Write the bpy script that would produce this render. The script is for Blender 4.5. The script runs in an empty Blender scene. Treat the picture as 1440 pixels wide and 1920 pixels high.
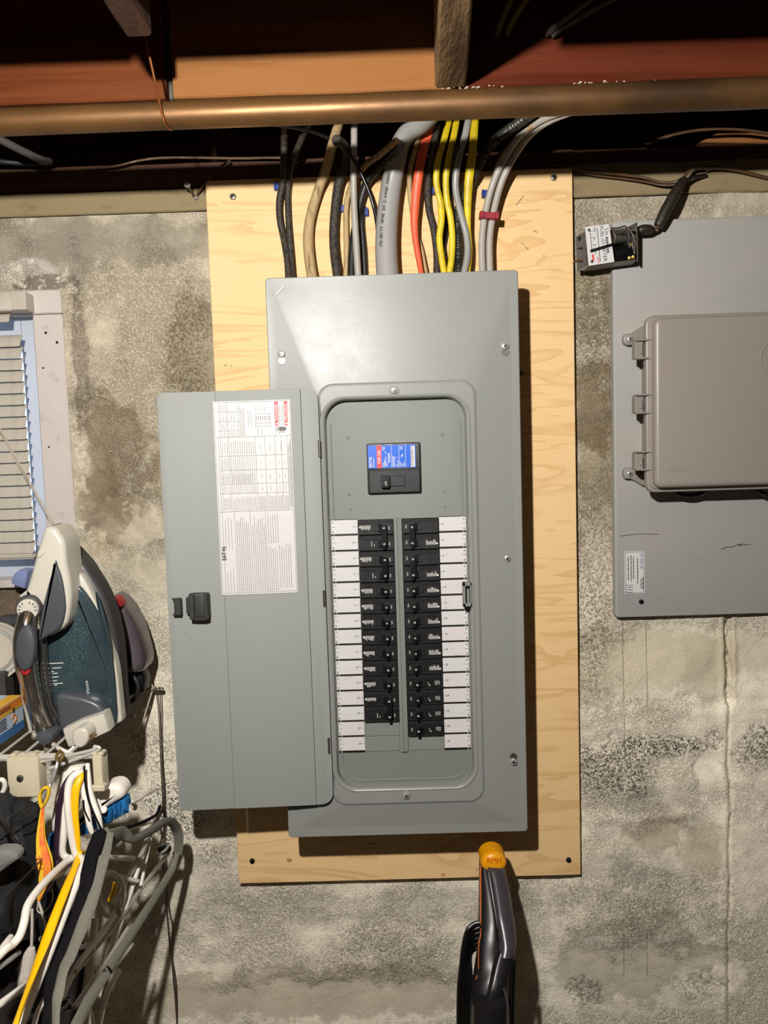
import bpy, bmesh, math, random
from mathutils import Vector, noise
random.seed(7)
S = bpy.context.scene
COL = S.collection
V = Vector
PI = math.pi

# ------------------------------------------------------------------ camera
FPX = 1450.0
PITCH, YAW, ROLL = math.radians(4.491), math.radians(-.5534), math.radians(-1.802)
CAM = V((0, -1.348, 1.5))
cp, sp, cy, sy = math.cos(PITCH), math.sin(PITCH), math.cos(YAW), math.sin(YAW)
FW = V((sy*cp, cy*cp, -sp)); R0 = V((cy, -sy, 0)); U0 = R0.cross(FW)
RR = R0*math.cos(ROLL) + U0*math.sin(ROLL)
UU = -R0*math.sin(ROLL) + U0*math.cos(ROLL)
cd = bpy.data.cameras.new('camera'); cam = bpy.data.objects.new('camera', cd); COL.objects.link(cam)
from mathutils import Matrix
M3 = Matrix((RR, UU, -FW)).transposed()
cam.matrix_world = Matrix.Translation(CAM) @ M3.to_4x4()
cd.sensor_fit = 'HORIZONTAL'; cd.sensor_width = 36.0; cd.lens = FPX/1440*36.0
cd.clip_start = 0.02; cd.clip_end = 50
S.camera = cam

def at(px, py, y):
    """world point that the photograph shows at pixel (px,py) at wall depth y"""
    d = FW + RR*((px-720)/FPX) - UU*((py-960)/FPX)
    return CAM + d*((y-CAM.y)/d.y)

# ------------------------------------------------------------------ world, view
w = bpy.data.worlds.new('world'); S.world = w; w.use_nodes = True
bg = w.node_tree.nodes['Background']; bg.inputs[0].default_value = (1.0, .74, .54, 1); bg.inputs[1].default_value = .012
S.view_settings.view_transform = 'Standard'; S.view_settings.look = 'None'
S.view_settings.exposure = 0.0; S.view_settings.gamma = 1.0; S.view_settings.use_curve_mapping = False
LAMP = V((-.20, -1.27, 1.868))
LAMP_W = 93.0

# ------------------------------------------------------------------ helpers
def lin(c):
    return tuple((x/255/12.92 if x/255 <= .04045 else ((x/255+.055)/1.055)**2.4) for x in c)

class NT:
    def __init__(s, name):
        s.m = bpy.data.materials.new(name); s.m.use_nodes = True; s.t = s.m.node_tree; s.n = s.t.nodes
        s.b = s.n['Principled BSDF']; s.tc = s.n.new('ShaderNodeTexCoord')
    def link(s, a, b): s.t.links.new(a, b)
    def val(s, sock, v):
        if hasattr(v, 'node'): s.link(v, sock)
        else:
            if isinstance(v, tuple) and len(v) == 3 and len(sock.default_value) == 4: v = (*v, 1)
            sock.default_value = v
    def mapping(s, scale=(1,1,1), loc=(0,0,0), src=None):
        m = s.n.new('ShaderNodeMapping'); s.link(src or s.tc.outputs['Object'], m.inputs[0])
        m.inputs['Location'].default_value = loc; m.inputs['Scale'].default_value = scale; return m.outputs[0]
    def noise(s, scale=5, det=4, rough=.55, vec=None, dist=0):
        n = s.n.new('ShaderNodeTexNoise'); s.link(vec or s.tc.outputs['Object'], n.inputs['Vector'])
        n.inputs['Scale'].default_value = scale; n.inputs['Detail'].default_value = det
        n.inputs['Roughness'].default_value = rough; n.inputs['Distortion'].default_value = dist
        return n.outputs[0]
    def ramp(s, f, a, b, lo=0., hi=1., smooth=True):
        r = s.n.new('ShaderNodeMapRange'); s.val(r.inputs['Value'], f)
        r.inputs['From Min'].default_value = a; r.inputs['From Max'].default_value = b
        r.inputs['To Min'].default_value = lo; r.inputs['To Max'].default_value = hi
        if smooth: r.interpolation_type = 'SMOOTHSTEP'
        return r.outputs[0]
    def mix(s, f, a, b, blend='MIX'):
        m = s.n.new('ShaderNodeMix'); m.data_type = 'RGBA'; m.blend_type = blend
        s.val(m.inputs[0], f); s.val(m.inputs[6], a); s.val(m.inputs[7], b); return m.outputs[2]
    def math(s, op, a, b=0.):
        m = s.n.new('ShaderNodeMath'); m.operation = op; s.val(m.inputs[0], a); s.val(m.inputs[1], b); return m.outputs[0]
    def bump(s, h, dist=.001, strength=1.):
        b = s.n.new('ShaderNodeBump'); b.inputs['Distance'].default_value = dist; b.inputs['Strength'].default_value = strength
        s.link(h, b.inputs['Height']); s.link(b.outputs[0], s.b.inputs['Normal'])
    def blob(s, cx, cz, rx, rz, warp, lo=.7, hi=1.15):
        """soft-edged stain of its own shape around (cx,cz) on the wall"""
        m = s.mapping((1/rx, 0, 1/rz), (-cx/rx, 0, -cz/rz))
        l = s.n.new('ShaderNodeVectorMath'); l.operation = 'LENGTH'; s.link(m, l.inputs[0])
        return s.ramp(s.math('ADD', l.outputs['Value'], warp), lo, hi, 1., 0.)

def mk(name, col, rough=.5, metal=0., var=.12, vs=15, bump=0., bs=150, col2=None, stretch=(1,1,1), det=4, coat=0., spec=None, trans=0., lo=.35, hi=.65):
    n = NT(name); c = tuple(x*.92 for x in lin(col)); c2 = tuple(x*.92 for x in lin(col2)) if col2 else tuple(x*(1-var) for x in c)
    vec = n.mapping(stretch)
    f = n.ramp(n.noise(vs, det, .6, vec), lo, hi)
    n.link(n.mix(f, c, c2), n.b.inputs['Base Color'])
    n.val(n.b.inputs['Roughness'], n.ramp(n.noise(vs*2, 3, .5, vec), .3, .7, max(0, rough-.05), min(1, rough+.05)))
    n.b.inputs['Metallic'].default_value = metal
    if spec is not None: n.b.inputs['Specular IOR Level'].default_value = spec
    if coat: n.b.inputs['Coat Weight'].default_value = coat; n.b.inputs['Coat Roughness'].default_value = .15
    if trans: n.b.inputs['Transmission Weight'].default_value = trans
    if bump: n.bump(n.noise(bs, 3, .6, vec), bump)
    return n.m

def finish(bm, sharp=30):
    bmesh.ops.remove_doubles(bm, verts=bm.verts, dist=1e-6)
    bmesh.ops.recalc_face_normals(bm, faces=bm.faces)
    t = math.radians(sharp)
    for f in bm.faces: f.smooth = True
    for e in bm.edges:
        if len(e.link_faces) == 2: e.smooth = e.calc_face_angle(0) < t
        else: e.smooth = True

def worldloc(o):
    l = V((0,0,0))
    while o: l += o.location; o = o.parent
    return l

def obj(name, bm, mat, parent=None, sharp=30, loc=None, keep=False, fin=True):
    """one mesh object. Vertices of bm are in world space; the origin moves to the parent's, or to the mesh's base"""
    if isinstance(bm, bpy.types.Mesh): me = bm
    else:
        if fin: finish(bm, sharp)
        me = bpy.data.meshes.new(name)
        if not keep:
            if parent: off = worldloc(parent)
            else:
                xs = [v.co for v in bm.verts]
                off = V((sum(v.x for v in xs)/len(xs), sum(v.y for v in xs)/len(xs), min(v.z for v in xs)))
            bmesh.ops.translate(bm, verts=bm.verts, vec=-off)
            if not parent: loc = off
        bm.to_mesh(me); bm.free()
        for m in (mat if isinstance(mat, (list, tuple)) else [mat]): me.materials.append(m)
    o = bpy.data.objects.new(name, me); COL.objects.link(o)
    if parent: o.parent = parent
    if name in ('lettering', 'scratch', 'scuff_mark'): o['kind'] = 'stuff'
    if loc is not None: o.location = loc
    return o

def tag(o, label=None, cat=None, group=None, kind=None):
    if label: o['label'] = label
    if cat: o['category'] = cat
    if group: o['group'] = group
    if kind: o['kind'] = kind
    return o

def thing(name, label, cat, loc, group=None):
    o = bpy.data.objects.new(name, None); COL.objects.link(o); o.location = loc; o.empty_display_size = .05
    return tag(o, label, cat, group)

def NB(): return bmesh.new()

def box(bm, x0, x1, y0, y1, z0, z1, bev=0., seg=1):
    r = bmesh.ops.create_cube(bm, size=1)['verts']
    for v in r: v.co = V(((x0+x1)/2+v.co.x*(x1-x0), (y0+y1)/2+v.co.y*(y1-y0), (z0+z1)/2+v.co.z*(z1-z0)))
    if bev:
        es = list({e for v in r for e in v.link_edges})
        bmesh.ops.bevel(bm, geom=es, offset=bev, segments=seg, affect='EDGES', clamp_overlap=True)

def obox(bm, c, ax, ay, az, sx, sy, sz, bev=0.):
    """box with its own axes"""
    b = NB(); box(b, -sx/2, sx/2, -sy/2, sy/2, -sz/2, sz/2, bev)
    M = Matrix((ax.normalized(), ay.normalized(), az.normalized())).transposed().to_4x4(); M.translation = c
    b.transform(M); me = bpy.data.meshes.new('t'); b.to_mesh(me); b.free(); bm.from_mesh(me); bpy.data.meshes.remove(me)

def cyl(bm, p0, p1, r0, r1=None, n=16, bev=0):
    r1 = r0 if r1 is None else r1
    d = (p1-p0).normalized(); a = d.orthogonal().normalized(); b = d.cross(a)
    rings = []
    prof = [(0, r0), (1, r1)]
    L = (p1-p0).length
    if bev: prof = [(0, r0), (1-bev/L, r1), (1-.3*bev/L, r1-.3*bev), (1, r1-bev)]
    for t, r in prof:
        rings.append([bm.verts.new(p0+(p1-p0)*t+(a*math.cos(k*2*PI/n)+b*math.sin(k*2*PI/n))*r) for k in range(n)])
    loft(bm, rings, True)

def loft(bm, rings, caps=True, closed=True):
    n = len(rings[0])
    for A, B in zip(rings, rings[1:]):
        for k in range(n if closed else n-1):
            try: bm.faces.new((A[k], A[(k+1) % n], B[(k+1) % n], B[k]))
            except ValueError: pass
    if caps:
        for r in (rings[0], rings[-1]):
            try: bm.faces.new(r)
            except ValueError: pass

def cat(pts, res=6):
    P = [V(p) for p in pts]
    if len(P) < 3:
        return P
    out = []
    for i in range(len(P)-1):
        a = P[max(i-1, 0)]; b = P[i]; c = P[i+1]; d = P[min(i+2, len(P)-1)]
        for k in range(res):
            t = k/res
            out.append(.5*((2*b)+(c-a)*t+(2*a-5*b+4*c-d)*t*t+(3*b-a-3*c+d)*t**3))
    out.append(P[-1]); return out

def tube(bm, pts, ra, rb=None, n=8, res=6, caps=True, smooth=True, rib=None, ref=None):
    C = cat(pts, res) if smooth else [V(p) for p in pts]
    m = len(C); rings = []; L = 0
    side = None
    for i, c in enumerate(C):
        t = (C[min(i+1, m-1)]-C[max(i-1, 0)]).normalized()
        if rb is not None:
            s = t.cross(ref or V((0,1,0)))
            side = s.normalized() if s.length > .15 else ((side-t*side.dot(t)).normalized() if side else t.orthogonal().normalized())
        else:
            side = t.orthogonal().normalized() if side is None else (side-t*side.dot(t)).normalized()
        nn = side.cross(t)
        if i: L += (c-C[i-1]).length
        def rad(r):
            if isinstance(r, (list, tuple)):
                u = i/(m-1)*(len(r)-1); k = min(int(u), len(r)-2); return r[k]+(r[k+1]-r[k])*(u-k)
            return r
        A = rad(ra); B = rad(rb) if rb is not None else A
        if rib: k = 1+rib[1]*(math.sin(L/rib[0]*2*PI)); A *= k; B *= k
        rings.append([bm.verts.new(c+side*math.cos(q*2*PI/n)*A+nn*math.sin(q*2*PI/n)*B) for q in range(n)])
    loft(bm, rings, caps)
    return C

def rrect(x0, x1, z0, z1, r, seg=6):
    out = []
    for cx, cz, a in ((x1-r, z1-r, 0), (x0+r, z1-r, 90), (x0+r, z0+r, 180), (x1-r, z0+r, 270)):
        for k in range(seg+1):
            t = math.radians(a+90*k/seg); out.append((cx+r*math.cos(t), cz+r*math.sin(t)))
    return out

def ellipse(cx, cz, rx, rz, n=24):
    return [(cx+rx*math.cos(k*2*PI/n), cz+rz*math.sin(k*2*PI/n)) for k in range(n)]

def inset(P, d):
    n = len(P); A = sum(P[i][0]*P[(i+1) % n][1]-P[(i+1) % n][0]*P[i][1] for i in range(n))
    s = 1 if A > 0 else -1; out = []
    for i in range(n):
        p = V(P[i-1]); q = V(P[i]); r = V(P[(i+1) % n])
        e1 = (q-p); e2 = (r-q)
        if e1.length < 1e-9: e1 = e2
        if e2.length < 1e-9: e2 = e1
        e1.normalize(); e2.normalize()
        n1 = V((-e1.y, e1.x))*s; n2 = V((-e2.y, e2.x))*s
        m = n1+n2
        m = m/max(.35, m.dot(n1)) if m.length > 1e-6 else n1
        out.append(tuple(q+m*d))
    return out

def slab(bm, P, yf, yb, bev=0., steps=1, fmap=None):
    """prism from outline P in the wall plane (x,z): back at yb, front at yf (towards the camera is smaller), rounded front edge"""
    f = fmap or (lambda x, z, y: V((x, y, z)))
    sg = 1 if yb > yf else -1
    prof = [(0, yb)]
    if bev:
        for k in range(steps+1):
            t = k/steps*PI/2; prof.append((bev*(1-math.cos(t)), yf+sg*bev*(1-math.sin(t))))
    else: prof.append((0, yf))
    rings = [[bm.verts.new(f(x, z, y)) for x, z in (inset(P, d) if d else P)] for d, y in prof]
    loft(bm, rings, True)

def pxs(L, y):
    """outline in (x,z) from pixel list at depth y"""
    return [(p.x, p.z) for p in (at(a, b, y) for a, b in L)]

def smooth2(P, res=3):
    n = len(P); out = []
    for i in range(n):
        a, b, c, d = (V(P[(i+k-1) % n]) for k in range(4))
        for k in range(res):
            t = k/res
            out.append(tuple(.5*((2*b)+(c-a)*t+(2*a-5*b+4*c-d)*t*t+(3*b-a-3*c+d)*t**3)))
    return out

# text as flat mesh, cached
_tx = {}
def glyphs(s, bold=0.):
    if (s, bold) not in _tx:
        c = bpy.data.curves.new('t', 'FONT'); c.body = s; c.size = 1; c.resolution_u = 2; c.offset = bold
        o = bpy.data.objects.new('t', c); me = o.to_mesh()
        _tx[s, bold] = ([v.co.copy() for v in me.vertices], [tuple(p.vertices) for p in me.polygons])
        o.to_mesh_clear(); bpy.data.objects.remove(o); bpy.data.curves.remove(c)
    return _tx[s, bold]

def text(bm, s, org, u, v, h, mi=0, align='L', width=None, bold=0.):
    """letters lying flat: org = baseline start, u = reading direction, v = up direction of the letters, h = cap height"""
    vs, fs = glyphs(s, bold)
    if not vs: return
    k = h/.70; W = max(p.x for p in vs); kx = k if width is None else width/W
    x0 = 0 if align == 'L' else (-W*kx/2 if align == 'C' else -W*kx)
    nv = [bm.verts.new(org+u*(x0+p.x*kx)+v*(p.y*k)) for p in vs]
    for f in fs:
        try: q = bm.faces.new([nv[i] for i in f]); q.material_index = mi
        except ValueError: pass

def quad(bm, org, u, v, a0, b0, a1, b1, mi=0):
    f = bm.faces.new([bm.verts.new(org+u*a+v*b) for a, b in ((a0,b0), (a1,b0), (a1,b1), (a0,b1))]); f.material_index = mi

def fineprint(bm, org, u, v, W, H, n, h, mi=0, ragged=.15, words=8):
    """n rows of print too small to read: rows of word-long dashes, first row on top"""
    for i in range(n):
        b = H-(i+.5)*H/n; a = 0; end = W*(1-random.random()*ragged)
        while a < end:
            l = W/words*(.35+random.random()*.9)
            quad(bm, org, u, v, a, b-h/2, min(a+l, end), b+h/2, mi); a += l+W*.012

# ------------------------------------------------------------------ materials
X, Z, Y = V((1,0,0)), V((0,0,1)), V((0,1,0))

def concrete():
    n = NT('old_painted_concrete'); big = n.noise(3.2, 5, .6); mid = n.noise(26, 5, .65); warp = n.math('MULTIPLY', n.math('SUBTRACT', n.noise(11, 9, .72), .5), 2.6)
    sp = n.noise(290, 3, .7, dist=.6); sp2 = n.noise(95, 3, .6, dist=1.0)
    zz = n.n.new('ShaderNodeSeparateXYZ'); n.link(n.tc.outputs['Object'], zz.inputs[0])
    coat = n.ramp(n.math('ADD', zz.outputs[2], n.math('MULTIPLY', n.math('SUBTRACT', big, .5), .5)), 1.05, 1.45)       # greyer upper coat; lower coat's colour lightened to offset the lamp's falloff
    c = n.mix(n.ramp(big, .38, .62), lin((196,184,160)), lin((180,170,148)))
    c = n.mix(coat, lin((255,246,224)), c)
    c = n.mix(n.ramp(mid, .42, .68, 0, .5), c, lin((222,212,190)))
    # stains and washed patches, each with a place and outline of its own
    def stain(c, px, py, wx, wz, col, amt, lo=.72, hi=1.02):
        p = at(px, py, 0); f = n.blob(p.x, p.z, wx, wz, warp, lo, hi)
        return n.mix(n.math('MULTIPLY', f, amt), c, lin(col))
    for a in ((230, 455, .2, .045, (138,130,114), .6), (215, 850, .075, .13, (118,100,72), .62), (190, 950, .05, .09, (122,104,78), .55), (365, 665, .05, .12, (120,106,76), .45), (330, 880, .05, .11, (140,120,88), .4),
              (1112, 560, .05, .09, (112,98,66), .5), (1112, 760, .05, .10, (108,90,62), .7), (1115, 880, .04, .09, (132,115,84), .4), (150, 660, .016, .16, (120,106,92), .6),
              (60, 470, .17, .07, (140,131,118), .6), (60, 1130, .12, .05, (84,62,42), .9), (1190, 1240, .3, .06, (182,168,136), .5), (1330, 1260, .06, .07, (196,184,158), .55),
              (1235, 1560, .06, .05, (170,150,122), .6), (1310, 1590, .06, .06, (168,146,116), .45), (1180, 1800, .16, .1, (146,134,116), .5), (600, 1860, .4, .06, (160,146,122), .55), (180, 1010, .02, .03, (214,198,168), .7), (200, 1040, .03, .02, (214,198,168), .5),
              (700, 1700, .45, .035, (214,206,190), .6), (1180, 1620, .14, .03, (220,212,196), .7), (1190, 1500, .1, .03, (204,196,180), .5), (1180, 1760, .1, .014, (214,208,196), .6), (40, 510, .06, .025, (202,194,184), .6), (300, 1700, .1, .06, (206,198,180), .5), (90, 530, .07, .014, (120,108,98), .8), (380, 1640, .1, .05, (208,200,184), .5)):
        c = stain(c, *a)
    # chalky flakes with crisp edges
    fl = n.ramp(n.noise(34, 8, .72, dist=.4), .50, .56)
    for px, py, wx, wz, am in ((1150, 1600, .13, .04, .8), (700, 1700, .42, .05, .45), (1190, 1510, .08, .03, .6), (1380, 1660, .06, .06, .6), (1180, 1755, .11, .016, .7), (150, 1000, .03, .03, .7), (60, 515, .07, .03, .7), (150, 560, .03, .04, .6), (400, 1650, .16, .05, .5), (300, 900, .08, .1, .25), (1110, 600, .04, .14, .35), (1000, 1720, .2, .06, .4), (150, 800, .016, .14, .5)):
        p = at(px, py, 0); f = n.math('MULTIPLY', n.math('MULTIPLY', n.blob(p.x, p.z, wx, wz, warp, .6, 1.1), fl), am); c = n.mix(f, c, lin((240,230,208)))
    # small dark knocks
    kn = n.ramp(n.noise(70, 4, .7), .715, .74); c = n.mix(n.math('MULTIPLY', kn, .6), c, lin((92,76,58)))
    # where the render is worn smooth the grain fades
    rough = n.ramp(n.math('ADD', n.noise(6, 4, .6), n.math('MULTIPLY', warp, .03)), .40, .58, .28, 1.)
    for px, py, wx, wz in ((1270, 1240, .22, .07), (1260, 1590, .07, .055), (1200, 1840, .22, .07), (650, 1880, .4, .05), (1330, 1450, .03, .04), (250, 980, .08, .05)):
        p = at(px, py, 0); rough = n.math('MULTIPLY', rough, n.math('SUBTRACT', 1., n.math('MULTIPLY', n.blob(p.x, p.z, wx, wz, warp, .7, 1.1), .75)))
    # grain of the stucco: light crests, dark pits
    c = n.mix(n.math('MULTIPLY', n.ramp(sp, .42, .56, 0, .85), rough), c, n.mix(1., c, (.52,.50,.46), 'MULTIPLY'))
    c = n.mix(n.math('MULTIPLY', n.ramp(sp, .58, .74, 0, .7), rough), c, (.84,.77,.63))
    # places where dark dirt sits in the pits
    pits = n.ramp(n.noise(225, 3, .6, dist=1.0), .47, .55)
    def pit(c, px, py, wx, wz, col, amt):
        p = at(px, py, 0); f = n.math('MULTIPLY', n.blob(p.x, p.z, wx, wz, warp, .55, 1.2), n.math('MULTIPLY', pits, amt))
        return n.mix(f, c, lin(col))
    for a in ((1150, 1440, .08, .07, (78,70,62), .85), (1250, 1400, .07, .025, (74,66,60), .9), (1420, 1400, .05, .05, (70,60,50), .8), (1340, 1385, .02, .03, (80,70,60), .7), (350, 660, .05, .14, (84,72,50), .6), (1112, 1100, .05, .22, (100,86,64), .65),
              (330, 1520, .06, .08, (64,56,50), .85), (290, 1410, .05, .06, (80,70,60), .6), (400, 1600, .04, .04, (84,74,64), .6), (720, 1790, .14, .06, (110,98,84), .55), (1110, 620, .05, .2, (92,80,54), .6), (150, 660, .022, .2, (96,86,76), .5), (1300, 1850, .05, .04, (90,80,70), .6), (1095, 1860, .04, .03, (70,62,56), .7), (640, 1700, .5, .05, (140,130,114), .4), (1240, 1690, .2, .1, (120,108,92), .45)):
        c = pit(c, *a)
    # lines left by the form boards
    xyz = n.n.new('ShaderNodeSeparateXYZ'); n.link(n.tc.outputs['Object'], xyz.inputs[0])
    for px, y0, y1 in ((1168, 1165, 1330), (1212, 1165, 1325), (1168, 1745, 1830), (1212, 1745, 1830), (1170, 1340, 1440)):
        p = at(px, y0, 0); q = at(px, y1, 0)
        dx = n.math('ABSOLUTE', n.math('SUBTRACT', xyz.outputs[0], p.x)); f = n.ramp(n.math('ADD', dx, n.math('MULTIPLY', sp2, .001)), .0006, .0016, 1, 0)
        f = n.math('MULTIPLY', f, n.math('MULTIPLY', n.math('LESS_THAN', xyz.outputs[2], p.z), n.math('GREATER_THAN', xyz.outputs[2], q.z)))
        c = n.mix(n.math('MULTIPLY', f, .75), c, lin((92,80,62)))
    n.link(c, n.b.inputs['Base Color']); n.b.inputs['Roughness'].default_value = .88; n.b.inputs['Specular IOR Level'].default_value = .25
    h = n.math('MULTIPLY', n.math('ADD', sp, n.math('MULTIPLY', sp2, .8)), n.math('ADD', rough, .25)); n.bump(h, .0032, 1.0)
    return n.m

def plywood():
    n = NT('pine_plywood')
    v = n.mapping((1.1, 1, 7.5)); w1 = n.noise(2.1, 3, .55, v, .5)
    wv = n.math('FRACT', n.math('MULTIPLY', w1, 7.0))
    band = n.ramp(wv, .55, .98); band = n.math('MULTIPLY', band, n.ramp(wv, .98, 1.0, 1, 0))
    c = n.mix(n.math('MULTIPLY', band, .5), lin((228,192,138)), lin((198,151,93)))
    f2 = n.noise(5, 4, .6, n.mapping((4, 1, 110))); c = n.mix(n.ramp(f2, .42, .75, 0, .30), c, lin((205,162,108)))
    c = n.mix(n.ramp(n.noise(4, 3, .5), .45, .7, 0, .35), c, lin((226,198,150)))
    k = n.noise(26, 2, .5, n.mapping((1, 1, 1.4))); c = n.mix(n.ramp(k, .73, .78, 0, .8), c, lin((150,104,62)))
    n.link(c, n.b.inputs['Base Color']); n.b.inputs['Roughness'].default_value = .62; n.b.inputs['Specular IOR Level'].default_value = .3
    n.bump(f2, .0004, .6); return n.m

def panel_paint(name='grey_panel_paint', col=(137,139,134), rough=.33, orange=.00012, spec=.30):
    n = NT(name); c = tuple(x*.94 for x in lin(col)); n.b.inputs['Specular IOR Level'].default_value = spec
    sm = n.ramp(n.noise(9, 5, .65), .45, .72, 0, .12); n.link(n.mix(sm, c, tuple(x*.9 for x in c)), n.b.inputs['Base Color'])
    n.val(n.b.inputs['Roughness'], n.ramp(n.noise(7, 5, .7), .35, .7, rough-.01, rough+.05))
    n.bump(n.noise(420, 2, .5), orange, .5); return n.m

M = {}
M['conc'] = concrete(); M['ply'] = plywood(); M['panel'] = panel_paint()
M['door'] = panel_paint('grey_door_paint', (148,151,146), .58, spec=.2)
M['dead'] = panel_paint('grey_dead_front_paint', (126,129,123), .5, spec=.25)
M['board'] = mk('light_grey_painted_board', (158,157,154), .6, var=.10, vs=3, bump=.0004, bs=60, stretch=(1,1,2.4), col2=(164,160,152))
M['encl'] = mk('warm_grey_plastic', (147,139,130), .38, var=.05, vs=4, bump=.00008, bs=700)
M['encl2'] = mk('grey_plastic_base', (140,135,126), .42, var=.05, vs=8)
M['ledger'] = mk('dirty_cream_painted_timber', (142,126,94), .75, col2=(92,72,46), vs=18, spec=.2, bump=.0015, bs=60, stretch=(.5,1,1.5), lo=.5, hi=.8)
M['sill'] = mk('dark_brown_timber', (104,66,44), .7, col2=(70,40,26), vs=8, bump=.001, bs=50, stretch=(.3,1,3))
M['beamL'] = mk('red_brown_fir', (108,57,28), .75, spec=.12, col2=(84,38,14), vs=5, bump=.0006, bs=60, stretch=(.35,1,6), lo=.4, hi=.7)
M['beamC'] = mk('golden_brown_fir', (142,94,52), .75, spec=.15, col2=(92,56,30), det=6, vs=6, bump=.0008, bs=70, stretch=(.35,1,6), lo=.45, hi=.75)
M['beamR'] = mk('dark_red_fir', (94,42,22), .75, spec=.12, col2=(76,28,10), vs=5, bump=.0006, bs=60, stretch=(.35,1,6))
M['joist'] = mk('rough_weathered_joist', (142,112,72), .8, col2=(92,66,38), vs=9, bump=.003, bs=60, stretch=(3,.6,3))
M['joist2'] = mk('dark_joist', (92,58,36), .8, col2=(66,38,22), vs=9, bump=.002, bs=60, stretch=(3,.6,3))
M['sub'] = mk('dark_subfloor_boards', (70,44,28), .85, var=.3, vs=6, stretch=(.3,3,1))
M['pipe'] = mk('aged_copper', (122,86,48), .46, metal=.55, col2=(66,46,28), vs=7, bump=.0003, bs=40, stretch=(.6,1,1), lo=.35, hi=.75)
M['copperwire'] = mk('copper_wire', (150,92,48), .4, metal=.7)
M['brownwire'] = mk('brown_bell_wire', (92,66,42), .45, var=.2)
M['steel'] = mk('bright_zinc_steel', (205,203,196), .3, metal=.6, var=.15, vs=80)
M['dsteel'] = mk('dark_steel', (120,116,108), .4, metal=.8, vs=60)
M['blacksc'] = mk('black_screw', (30,30,36), .4, metal=.5)
M['blackp'] = mk('black_breaker_plastic', (20,20,20), .45, var=.15, vs=60, bump=.00008, bs=600)
M['blackg'] = mk('glossy_black_plastic', (14,14,15), .3, var=.1)
M['dplastic'] = mk('dark_latch_plastic', (52,52,50), .5, var=.1, vs=80)
M['cloth_dark'] = mk('tarred_cloth_jacket', (66,58,46), .6, col2=(24,20,16), vs=260, bump=.0012, bs=420, lo=.45, hi=.6)
M['cloth_beige'] = mk('beige_cloth_jacket', (186,158,112), .65, col2=(104,78,50), vs=40, bump=.0007, bs=300, stretch=(3,3,.6), lo=.52, hi=.75)
M['white'] = mk('white_cable_jacket', (168,162,152), .42, var=.06, vs=30)
M['grey'] = mk('grey_cable_jacket', (146,145,140), .38, var=.05, vs=30)
M['bigrey'] = mk('grey_service_jacket', (158,156,152), .34, var=.06, vs=20, bump=.0006, bs=30, stretch=(1,1,.5))
M['black'] = mk('black_rubber', (28,27,26), .5, var=.2, vs=60, bump=.0003, bs=200)
M['orange'] = mk('orange_cable_jacket', (226,92,52), .5, var=.1, vs=30)
M['yellow'] = mk('yellow_cable_jacket', (224,200,34), .42, col2=(190,164,22), vs=24)
M['armor'] = mk('galvanised_armour', (134,134,126), .35, metal=.7, vs=90, var=.35)
M['armor_d'] = mk('dark_armour', (92,92,84), .4, metal=.7, vs=90, var=.4)
M['blue'] = mk('blue_nylon', (28,56,140), .4)
M['red'] = mk('dark_red_nylon', (150,30,44), .4)
M['paper'] = mk('white_paper_label', (210,208,206), .55, var=.03, vs=30)
M['paper2'] = mk('smudged_paper_label', (211,206,203), .55, col2=(188,179,174), vs=45, lo=.5, hi=.85)
M['ink'] = mk('black_ink', (60,58,58), .6, var=.1)
M['inkd'] = mk('dense_black_ink', (18,18,20), .5, var=.1)
M['inkg'] = mk('grey_fine_print', (96,94,94), .6, var=.1)
M['inkred'] = mk('red_ink', (226,66,70), .55, var=.05)
M['inkblue'] = mk('blue_ink', (36,56,120), .55, var=.05)
M['silk'] = mk('pale_silkscreen', (214,214,208), .55, var=.1)
M['labelblue'] = mk('blue_rating_label', (22,98,214), .35, var=.05)
M['wpaint'] = mk('chipped_white_paint', (198,190,182), .5, col2=(168,158,148), vs=30, bump=.0012, bs=45, lo=.55, hi=.8)
M['slat'] = mk('dusty_white_vinyl', (186,178,164), .45, col2=(162,152,138), vs=18, stretch=(3,1,1), lo=.45, hi=.8)
_n = NT('milky_sash_plastic'); _n.b.inputs['Base Color'].default_value = (*lin((214,216,220)), 1); _n.b.inputs['Roughness'].default_value = .5
_t = _n.n.new('ShaderNodeBsdfTranslucent'); _n.link(_n.mix(_n.ramp(_n.noise(8, 3), .3, .7, 0, .2), (.8,.86,.95), (.7,.76,.85)), _t.inputs[0]); _m = _n.n.new('ShaderNodeMixShader'); _m.inputs[0].default_value = .4
_n.link(_n.b.outputs[0], _m.inputs[1]); _n.link(_t.outputs[0], _m.inputs[2]); _n.link(_m.outputs[0], _n.n['Material Output'].inputs[0]); M['sash'] = _n.m
M['twall'] = mk('window_well_plaster', (220,224,232), .8)
M['cream'] = mk('cream_plastic', (198,188,160), .45, var=.06, vs=30)
M['rod'] = mk('white_vinyl_coated_wire', (186,181,170), .4, var=.05)
M['iw'] = mk('ivory_iron_plastic', (200,195,180), .35, var=.05)
M['ig'] = mk('charcoal_iron_plastic', (72,76,80), .38, var=.06)
M['idk'] = mk('dark_grey_skirt', (62,61,60), .45, var=.06)
M['ich'] = mk('chromed_handle', (186,180,172), .12, metal=.95, var=.25, vs=25, stretch=(6,6,.4))
M['tank'] = mk('teal_water_tank', (56,70,74), .14, col2=(40,54,60), vs=8, coat=.6)
M['frost'] = mk('water_drops', (90,116,124), .3, var=.3, vs=200)
M['iron2'] = mk('plum_grey_plastic', (92,84,88), .25, col2=(70,62,66), vs=8, coat=.4)
M['redp'] = mk('red_plastic', (168,32,36), .35)
M['boxo'] = mk('orange_carton', (226,134,42), .55, var=.05)
M['boxb'] = mk('blue_carton', (62,112,164), .55, var=.08)
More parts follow.
